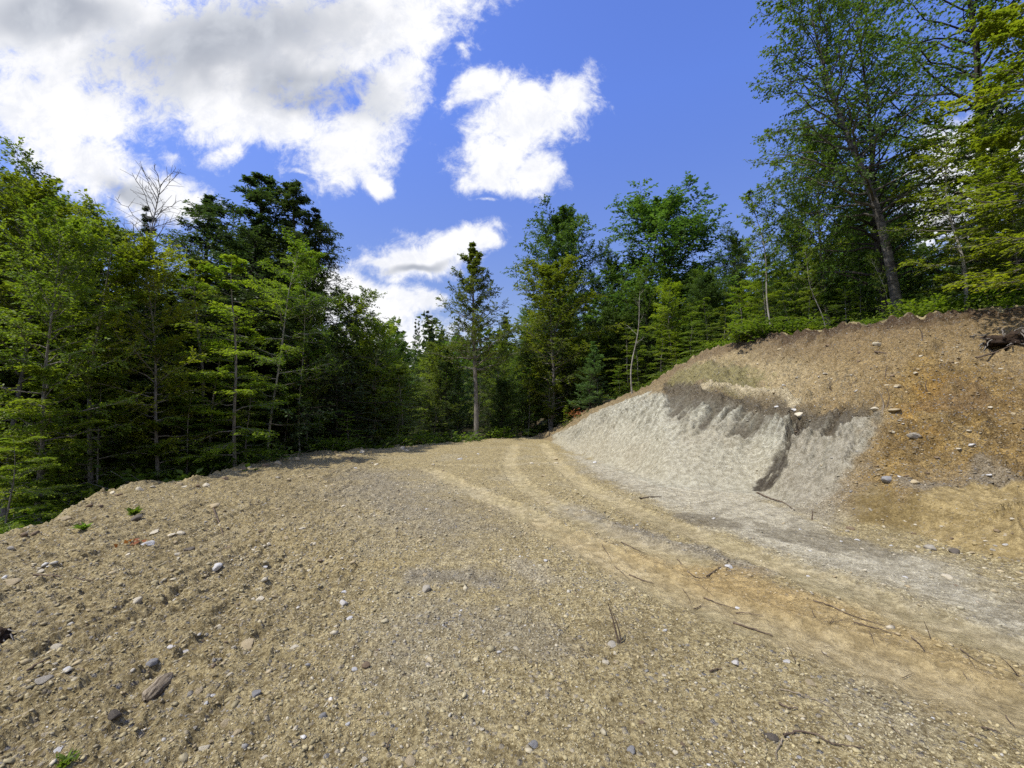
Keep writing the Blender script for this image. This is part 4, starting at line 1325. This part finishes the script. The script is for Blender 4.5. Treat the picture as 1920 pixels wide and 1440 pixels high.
for a in [
    (405, 1066, 26, 'white', 'flat white stone alone on the left of the pad'), (403, 949, 26, 'tan', 'flat tan slab casting a dark edge near the crawler marks'),
    (279, 1021, 24, 'white', 'white stone beside the orange dead leaves'), (291, 999, 24, 'cream', 'flat cream stone behind the orange dead leaves'),
    (321, 1004, 16, 'cream', 'cream stone in the middle of the pale cluster'), (338, 1001, 18, 'cream', 'rightmost stone of the pale cluster'),
    (355, 1031, 20, 'dark', 'dark grey stone right of the pale cluster'), (334, 1041, 14, 'cream', 'small cream stone below the dark grey stone'),
    (75, 1073, 18, 'cream', 'pale stone at the tip of the long dark stick'), (22, 1094, 34, 'tan', 'blocky tan stone at the left edge'),
    (257, 1128, 18, 'cream', 'cream pebble below the long dark stick'), (488, 1125, 20, 'cream', 'oblong cream stone at the centre left'),
    (642, 1133, 22, 'lilac', 'pale lilac stone in the middle of the pad'), (657, 1161, 16, 'white', 'white stone below the pale lilac stone'),
    (798, 1107, 24, 'grey', 'grey block stone on the pale fan'), (797, 1079, 15, 'tan', 'small tan stone above the grey block stone'),
    (407, 1179, 20, 'cream', 'rounded cream stone left of the long flat stone'), (465, 1212, 40, 'tan', 'long flat tan stone half sunk in the soil'),
    (552, 1215, 20, 'cream', 'cream stone right of the long flat stone'), (320, 1215, 17, 'lilac', 'left of two pale lilac stones above the wood chunk'),
    (345, 1223, 17, 'lilac', 'right of two pale lilac stones above the wood chunk'), (105, 1217, 20, 'cream', 'cream stone near the left root clump'),
    (124, 1257, 22, 'white', 'flat white stone below the left root clump'), (82, 1276, 30, 'grey', 'flat grey stone at the lower left'),
    (430, 1266, 13, 'cream', 'small upright cream pebble right of the wood chunk'), (480, 1302, 22, 'blue', 'flat bluish stone right of the wood chunk'),
    (370, 1298, 20, 'tan', 'tan stone close right of the wood chunk'), (607, 1345, 20, 'blue', 'dark blue stone near the bottom centre left'),
    (443, 1376, 22, 'tan', 'flat tan stone near the bottom left'), (422, 1358, 22, 'tan', 'tan stone above the flat tan stone'),
    (385, 1403, 20, 'cream', 'pale oval stone near the bottom left edge'), (110, 1408, 20, 'white', 'white stone in the bottom left corner'),
    (682, 1426, 18, 'cream', 'cream stone at the bottom edge left of centre'), (768, 1429, 26, 'tan', 'tan stone at the bottom edge near the centre'),
    (496, 1421, 14, 'cream', 'small cream stone at the bottom edge'), (665, 1257, 13, 'white', 'small white stone beside the dark chip'),
    (685, 1250, 24, 'brown', 'dark brown chip left of the standing twig'), (580, 1070, 14, 'cream', 'cream pebble at the centre left of the pad'),
    (566, 992, 14, 'cream', 'cream pebble on the grey gravel band'), (497, 1064, 12, 'white', 'small white pebble right of the flat white stone'),
    (211, 1344, 30, 'dark', 'dark lump of soil left of the wood chunk foot'), (288, 1245, 26, 'blue', 'dark slate piece above the wood chunk'),
    (255, 973, 26, 'dark', 'flat dark lump added for the shaded gap in front of the bright seedling'),  # no real stone: dark lump added to paint the shade of a gap
    (1366, 1064, 16, 'white', 'white stone in the middle of the orange wheel track'), (1380, 1244, 18, 'lilac', 'bright lilac white stone right of the standing twig'),
    (1149, 1210, 22, 'grey', 'oblong grey stone at the foot of the standing twig'), (1154, 1226, 10, 'cream', 'tiny cream stone under the oblong grey stone'),
    (1135, 1243, 17, 'cream', 'round cream stone below the standing twig'), (1475, 1241, 16, 'lilac', 'lilac stone on the lower wheel track'),
    (1520, 1283, 20, 'tan', 'tan stone above the thin pale root'), (1447, 1385, 28, 'dark', 'dark slate stone beside the pale root'),
    (1000, 1397, 22, 'blue', 'blue grey stone at the bottom centre'), (1185, 1410, 22, 'blue', 'blue stone at the bottom right of centre'),
    (1777, 1083, 20, 'cream', 'pale stone on the clay at the right'), (1022, 1052, 12, 'white', 'white pebble beside the pale fan'), (1595, 1387, 18, 'cream', 'cream stone right of the pale root'),
    (1498, 780, 22, 'cream', 'large pale stone at the head of the dark gully'), (1488, 769, 13, 'white', 'small white stone above the pale gully stone'),
    (1455, 763, 10, 'white', 'small white stone left of the gully head'), (1678, 769, 20, 'tan', 'tan stone at the left of the orange soil'),
    (1683, 724, 17, 'tan', 'flat tan stone high on the bank near the sticks'), (1644, 646, 16, 'cream', 'cream stone just under the crest of the bank'),
    (1714, 817, 28, 'grey', 'flat grey stone in the middle of the orange soil'), (1666, 901, 24, 'blue', 'blue grey stone low on the bank'),
    (1714, 906, 20, 'tan', 'tan stone right of the blue grey stone low on the bank'), (1641, 768, 18, 'cream', 'round pale stone at the top of the grey face'),
    (1857, 764, 9, 'cream', 'small cream stone in the orange soil'), (1817, 808, 10, 'cream', 'tiny cream stone below the brown patch'), (1594, 992, 17, 'brown', 'brown stone at the foot of the bank'),
    (1747, 1030, 26, 'grey', 'grey stone among the rubble at the bank foot'), (1790, 1037, 24, 'dark', 'dark stone among the rubble at the bank foot'), (1890, 1020, 0.1, 'grey', None)]:
    if a[4]:
        stone(*a, flat=random.uniform(.35, .6), asp=random.uniform(.6, .9))

AREAS = [('loose on the left half of the gravel pad', (0, 760), (960, 1430), 90), ('loose on the gravel right of the pad centre', (800, 1350), (1120, 1430), 34),
         ('lying along the clay and wheel tracks', (1250, 1900), (985, 1180), 16), ('stuck in the orange right end of the bank', (1660, 1910), (640, 900), 40),
         ('stuck in the upper slope of the bank', (1420, 1680), (645, 740), 18), ('in the rubble at the foot of the bank', (1500, 1900), (960, 1050), 24), ('lying on the far part of the pad', (450, 1150), (850, 960), 36)]
BROW = [(10, 1020), (60, 1000), (120, 972), (180, 945), (230, 922), (280, 912), (330, 909), (380, 910), (420, 890), (470, 876), (520, 865), (560, 858), (640, 851), (700, 846), (760, 842)]
for where, xs, ys, n in AREAS:
    for i in range(n):
        c = random.choice(['cream', 'cream', 'tan', 'tan', 'tan', 'grey', 'brown', 'white'])
        px, py = random.uniform(*xs), random.uniform(*ys)
        if py < 1000 and px < 300:
            continue
        if where.startswith('loose on the left') and hit(px, py)[2] < -.1:
            continue
        stone(px, py, random.uniform(5, 12), c, f'small {"white" if c == "white" else c} stone {where}', random.uniform(.35, .6), random.uniform(.6, .95), random.uniform(0, 6), f'small {c} stones {where}')


for px, py in BROW:
    for _ in range(2):
        stone(px + random.uniform(-22, 22), py + random.uniform(0, 10), random.uniform(9, 18), random.choice(['tan', 'grey', 'cream', 'brown']), 'rough stone lying along the brow of the pad at the wood', random.uniform(.5, .8), random.uniform(.6, .95), random.uniform(0, 6), 'rough stones along the brow')


def gravel():
    r = np.random.default_rng(9)
    n = 85000
    a = np.radians(r.uniform(-53, 53, n))
    rr = np.exp(r.uniform(math.log(1.25), math.log(26), n))
    x = rr * np.sin(a); y = rr * np.cos(a)
    on = (rr < np.interp(np.degrees(a), AZ, Rk[4]) + np.where(np.degrees(a) < 3, -2.2, 0))
    dens = np.clip(.45 + .9 * fbm(x * .8, y * .8, 4, 401) + .35 * (x < -1) - sample(np.where(SEL, 0, 0) * 1.0, x, y), .12, 1)
    sp = sample(FULLS, x, y)
    on &= r.uniform(0, 1, n) < dens * np.clip(sp * 1.5 - .25, .03, 1)
    x, y, rr = x[on], y[on], rr[on]
    an = np.radians(r.uniform(-53, 53, 60000)); rn = np.exp(r.uniform(math.log(1.3), math.log(6), 60000)); n_first = len(x)
    xn, yn = rn * np.sin(an), rn * np.cos(an)
    okn = r.uniform(0, 1, 60000) < np.clip(sample(FULLS, xn, yn) * 1.5 - .3, .02, 1) * sstep(fbm(xn * 1.3, yn * 1.3, 4, 421), -.5, .3)
    x = np.concatenate([x, xn[okn]]); y = np.concatenate([y, yn[okn]]); rr = np.concatenate([rr, rn[okn]])
    ab = r.uniform(8, 52, 26000)
    fb = r.uniform(0, .96, 26000)
    rb = np.interp(ab, AZ, Rk[1]) * (1 - fb) + np.interp(ab, AZ, Rk[4]) * fb
    xb, yb = rb * np.sin(np.radians(ab)), rb * np.cos(np.radians(ab))
    okb = r.uniform(0, 1, 26000) < np.clip(sample(FULLS, xb, yb) * 1.3 - .3, .02, 1) * sstep(fbm(xb * 1.2, yb * 1.2, 3, 411), -.4, .4)
    x = np.concatenate([x, xb[okb]]); y = np.concatenate([y, yb[okb]]); rr = np.concatenate([rr, rb[okb]])
    n = len(x)
    z = sample(ZT, x, y)
    s = np.exp(r.normal(math.log(.0055), .55, n)) * np.clip(rr / 3.2, .8, 2.3) ** .8
    s = np.clip(s, .003, .035)
    cols = np.array([SC[c] for c in ('cream', 'tan', 'tan', 'tan', 'cream', 'grey', 'brown', 'white', 'cream', 'tan', 'blue')])
    kk = r.integers(0, len(cols), n)
    soilc = np.stack([sample(FULLC[..., c_], x, y) for c_ in range(3)], -1)
    own = r.uniform(0, 1, (n, 1)) ** 2.6
    near = np.zeros(n, bool); near[n_first:n_first + int(okn.sum())] = True
    s = np.where(near, s * .72, s); own = own * np.where(near, .6, 1.0)[:, None]
    colr2 = cols[kk] * r.uniform(.75, 1.1, (n, 1)) * own + (1 - own) * soilc * r.uniform(.75, 1.15, (n, 1))
    T = np.stack(PEB)[r.integers(0, len(PEB), n)]                    # n,12,3
    q = r.uniform(0, 6.28, n); c, s_ = np.cos(q), np.sin(q)
    sc = np.stack([s, s * r.uniform(.55, .95, n), s * r.uniform(.3, .65, n)], -1)
    T = T * sc[:, None, :]
    tx = r.normal(0, .25, n)
    Tz = T[..., 2] + T[..., 0] * tx[:, None]
    X_ = T[..., 0] * c[:, None] - T[..., 1] * s_[:, None] + x[:, None]
    Y_ = T[..., 0] * s_[:, None] + T[..., 1] * c[:, None] + y[:, None]
    Z_ = Tz + (z + sc[:, 2] * .35)[:, None]
    V = np.stack([X_, Y_, Z_], -1).reshape(-1, 3)
    F = (IF0[None] + (np.arange(n) * 12)[:, None, None]).reshape(-1, 3)
    tag(link('gravel', new_mesh_np('gravel', V, F, M['rock'], False, {'soil': ('FLOAT_COLOR', np.repeat(colr2, 12, 0))})), 'loose gravel on the pad', None, None, 'stuff')


gravel()


# ------------------------------------------------------------------ sticks, roots and the wood chunk
def stick(name, pts, wpx, label, mat='twig', group=None, lift=None, n=7, cat=None, parent=None, wig=.0):
    """a stick or root: photo points on the ground (px, py[, height above ground])"""
    P = []
    for q in pts:
        p = hit(q[0], q[1], ZT)
        P.append([p[0], p[1], p[2] + (q[2] if len(q) > 2 else .012)])
    d = np.mean([p[1] for p in P])
    P = spline(P, n)
    r_ = np.random.default_rng(len(label))
    k = len(P)
    P = P + r_.normal(0, wig * wpx / FPX * d + .002, P.shape)
    R = wpx / FPX * d * .34 * np.linspace(1.0, .4, k)
    v, f = tubes(P[None], R[None], 6)
    base = P[0].copy()
    o = link(name, new_mesh_np(name, v - base, f, M[mat]), parent)
    o.location = base
    if parent is None:
        tag(o, label, cat or 'stick', group)
    return o


def upright(px, py, pts, wpx, label, name='twig', mat='twig', group=None):
    """a twig standing in the ground; pts are (dx, height) in photo pixels from its foot"""
    p = hit(px, py, ZT)
    k = p[1] / FPX
    P = spline([[p[0] + a * k, p[1] + .02 * i, p[2] - .02 + b * k] for i, (a, b) in enumerate(pts)], 5)
    R = wpx * k * .36 * np.linspace(1.2, .45, len(P))
    v, f = tubes(P[None], R[None], 6)
    o = link(name, new_mesh_np(name, v - p, f, M[mat])); o.location = p
    tag(o, label, 'twig', group)
    return o


upright(1161, 1207, [(0, 0), (-4, 22), (-10, 48), (-16, 70)], 5.5, 'dark forked twig standing upright in the gravel', group=None)
upright(1164, 1207, [(0, 0), (-1, 24), (-8, 46), (-13, 58)], 4, 'second thin stem of the standing twig, just right of it')
upright(1746, 1199, [(0, 0), (1, 15), (-2, 33)], 2.2, 'thin upright twig in the lower wheel track at the right')
upright(1497, 1248, [(0, 0), (-6, 20), (-12, 38)], 2, 'thin upright stem beside the lilac stone')
upright(1522, 975, [(0, 0), (3, 9), (6, 18)], 3.5, 'short dark stub standing at the foot of the bank')
upright(1655, 775, [(0, 0), (4, 22), (-1, 44)], 4, 'pale branch sticking up at the top of the grey face', mat='root_pale')
upright(1662, 765, [(0, 0), (8, 22), (6, 40)], 2.5, 'thin branch right of the pale branch on the bank')
upright(1660, 712, [(0, 0), (3, 15), (8, 30)], 2.5, 'thin dark branch standing above the pale branch')
upright(1740, 735, [(0, 0), (-2, 12), (2, 24)], 3, 'short rusty stub standing in the orange soil')
upright(1729, 638, [(0, 0), (2, 14), (-2, 26)], 3, 'small upright stub just below the dark topsoil')
upright(1593, 730, [(0, 0), (6, 10), (16, 18)], 3, 'small dark twig on the tan upper slope')
upright(1915, 1270, [(0, 0), (-12, 22), (-22, 34)], 3, 'twig leaning left at the right edge of the track')
upright(1560, 732, [(0, 0), (-4, 12), (2, 20)], 2.5, 'small leaning twig left on the tan upper slope')
GS = 'sticks lying on the ground'
stick('stick', [(62, 1080), (100, 1082), (140, 1085), (165, 1091), (208, 1087)], 5, 'long dark stick lying at the left of the pad', group=GS)
stick('root', [(1470, 1384), (1492, 1376), (1530, 1382), (1560, 1398), (1585, 1402), (1620, 1407)], 6, 'thick brown root snaking right from the dark slate stone', group=GS, cat='root')
stick('root', [(1467, 1390), (1462, 1402), (1455, 1416), (1458, 1432)], 4, 'short pale root bending down beside the dark slate stone', 'root_pale', cat='root')
stick('root', [(1462, 1295), (1490, 1302), (1520, 1312), (1548, 1324), (1572, 1345), (1592, 1370)], 3, 'long thin pale root curving down at the lower right', 'root_pale', cat='root')
for pts, w_, lab in [
    ([(1375, 1170), (1405, 1180), (1450, 1195)], 6, 'dark stick along the lower edge of the orange track'),
    ([(1180, 1080), (1205, 1090), (1225, 1096)], 4, 'short dark stick on the left of the orange track'),
    ([(1320, 1123), (1350, 1135), (1385, 1146)], 3.5, 'thin stick crossing the orange track'),
    ([(1380, 1151), (1405, 1153), (1430, 1157)], 3, 'thin straight stick right of the crossing stick'),
    ([(1325, 1083), (1340, 1073), (1352, 1065)], 4, 'short stick leaning towards the white track stone'),
    ([(1165, 1018), (1185, 1028), (1210, 1040)], 3, 'fine twig at the upper end of the orange track'),
    ([(1270, 1050), (1300, 1082), (1335, 1086)], 3, 'fine bent twig in the upper orange track'),
    ([(1525, 1128), (1560, 1140), (1600, 1158), (1660, 1176)], 4, 'long dark twig in the middle of the right track'),
    ([(1600, 1170), (1640, 1180), (1690, 1196)], 4, 'dark twig following the long dark twig'),
    ([(1710, 1198), (1725, 1212), (1735, 1224)], 4, 'short crooked twig below the upright track twig'),
    ([(1800, 1220), (1825, 1238), (1850, 1252)], 3, 'thin twig near the right edge of the track'),
    ([(1460, 1322), (1478, 1330), (1495, 1332)], 6, 'flat dark splinter above the thick brown root'),
    ([(1840, 1368), (1860, 1372), (1880, 1380)], 5, 'dark stick in the bottom right corner'),
    ([(1672, 1368), (1685, 1378), (1692, 1385)], 3, 'tiny stick right of the thick brown root'),
    ([(1885, 1346), (1898, 1362), (1904, 1368)], 3, 'tiny twig at the bottom right edge'),
    ([(1200, 936), (1218, 933), (1240, 932)], 4, 'dark stick lying on the clay floor'),
    ([(1420, 925), (1445, 936), (1470, 944), (1490, 958)], 5, 'dark roots at the foot of the gully'),
    ([(50, 1262), (75, 1246), (95, 1238)], 7, 'dark splinter of wood at the lower left'),
    ([(725, 1408), (730, 1392), (738, 1378)], 4, 'small dark stick at the bottom centre left'),
    ([(1330, 1262), (1345, 1258), (1354, 1257)], 5, 'short black chip right of the standing twig'),
    ([(1640, 660), (1660, 663), (1690, 668)], 5, 'dark branch lying below the crest stone'),
    ([(1830, 672), (1865, 662), (1905, 645)], 6, 'long pale branch under the dark root mass'),
    ([(400, 955), (412, 985), (418, 1005)], 5, 'thin dark stick in the crawler mark')]:
    stick('stick', pts, w_, lab, group=GS)
r9 = np.random.default_rng(91)
for i in range(28):
    x0 = r9.uniform(1080, 1860); y0 = 1035 + (x0 - 1080) * .33 + r9.uniform(-45, 45)
    if i > 21:
        x0 = r9.uniform(1150, 1850); y0 = r9.uniform(1280, 1420)
    an = r9.normal(.35, .7); ln = r9.uniform(12, 40)
    stick('twig', [(x0, y0), (x0 + ln * .5 * math.cos(an), y0 + ln * .5 * math.sin(an) + r9.uniform(-4, 4)), (x0 + ln * math.cos(an), y0 + ln * math.sin(an))], r9.uniform(1.0, 2.2),
          'fine dark twig strewn over the orange wheel track' if i <= 21 else 'fine dark twig strewn over the gravel at the lower right', group='fine twigs on the track' if i <= 21 else 'fine twigs on the lower right gravel', cat='twig')

# weathered chunk of wood, lower left
p0, p1 = hit(272, 1322, ZT), hit(322, 1266, ZT)
ax = p1 - p0; Lw = np.linalg.norm(ax[:2]) * .5; ang = math.atan2(ax[1], ax[0])
s = np.linspace(0, 1, 26); th = np.linspace(0, 2 * math.pi, 22, endpoint=False)
SS, TT = np.meshgrid(s, th, indexing='ij')
prof = np.sin(np.pi * (0.004 + .992 * s)) ** .45 * (1 + .12 * np.sin(s * 11)) * (1.15 - .35 * s)
rad = prof[:, None] * (1 + .20 * gnoise(TT * 1.6, SS * 3, 7) + .22 * gnoise(TT * 3.2, SS * 1.6, 8))
Vc = np.stack([(SS - .5) * 2 * Lw, np.cos(TT) * rad * Lw * .38, np.sin(TT) * rad * Lw * .30], -1).reshape(-1, 3)
ii = np.arange(26 * 22).reshape(26, 22); jn = np.roll(ii, -1, 1)
Fc = np.stack([ii[:-1], jn[:-1], jn[1:], ii[1:]], -1).reshape(-1, 4)
o = link('wood_chunk', new_mesh_np('wood_chunk', Vc, Fc, M['wood'], False))
o.location = (*(p0[:2] + p1[:2]) / 2, (p0[2] + p1[2]) / 2 + Lw * .17)
o.rotation_euler = (.25, -.08, ang)
tag(o, 'weathered grey brown chunk of wood lying on the gravel at the lower left', 'wood')


def root_mass(px, py, wpx, hpx, label, seed, n=16):
    """torn-out clump of dark humus with roots hanging from it"""
    r = np.random.default_rng(seed)
    p = hit(px, py, ZT); k = p[1] / FPX
    V = IV2.copy()
    V = V * (1 + .30 * r.normal(0, 1, (len(V), 1))) * np.array([wpx * k * .46, wpx * k * .3, hpx * k * .30])
    root = bpy.data.objects.new('root_clump', None); scene.collection.objects.link(root); root.location = p
    tag(root, label, 'root clump')
    link('soil_ball', new_mesh_np('soil_ball', V, IF2, M['humus'], False), root)
    B = np.zeros((n, 7, 3)); s = np.linspace(0, 1, 7)
    a = r.uniform(0, 6.28, n)
    st = np.stack([np.cos(a) * wpx * k * .42, np.sin(a) * wpx * k * .3, r.uniform(-.3, .5, n) * hpx * k], -1)
    dr = np.stack([np.cos(a) * .8 + r.normal(0, .5, n), -abs(np.sin(a)) * .5 - .1, r.normal(-.35, .25, n)], -1) * wpx * k * .3
    B = st[:, None] + dr[:, None] * s[None, :, None] + r.normal(0, .02, (n, 7, 3)).cumsum(1) * wpx * k * .5
    R = np.repeat((np.linspace(1, .3, 7) * 1.3 * k)[None], n, 0)
    v, f = tubes(B, R, 5)
    link('roots', new_mesh_np('roots', v, f, M['bark']), root)


root_mass(-8, 1200, 56, 60, 'dark torn root clump poking in at the left edge', 1, 30)
root_mass(1893, 640, 90, 44, 'dark mass of torn roots under the crest at the right edge', 2, 60)


def dead_leaves(px, py, n, size, spread, label, seed, hgt=.05):
    r = np.random.default_rng(seed)
    p = hit(px, py, ZT)
    P = r.normal(0, 1, (n, 3)) * np.array([spread, spread * .6, hgt * .4]); P[:, 2] = abs(P[:, 2]) + .01
    v, f = leaves(P, r.normal(0, 1, (n, 3)), np.array([0, 0, 1.0]) + r.normal(0, .6, (n, 3)), size * r.uniform(.7, 1.2, n), .7, .2)
    o = link('dead_leaves', new_mesh_np('dead_leaves', v, f, M['dead_leaf'], False, {'tint': ('FLOAT', np.repeat(r.uniform(0, 1, n), 4))})); o.location = p
    tag(o, label, 'dead leaves')


dead_leaves(254, 1018, 14, .07, .07, 'little heap of orange dead leaves left of the white stone', 1)
dead_leaves(1086, 783, 160, .10, .30, 'rust red dead foliage on the bank where it meets the trees', 2, .5)
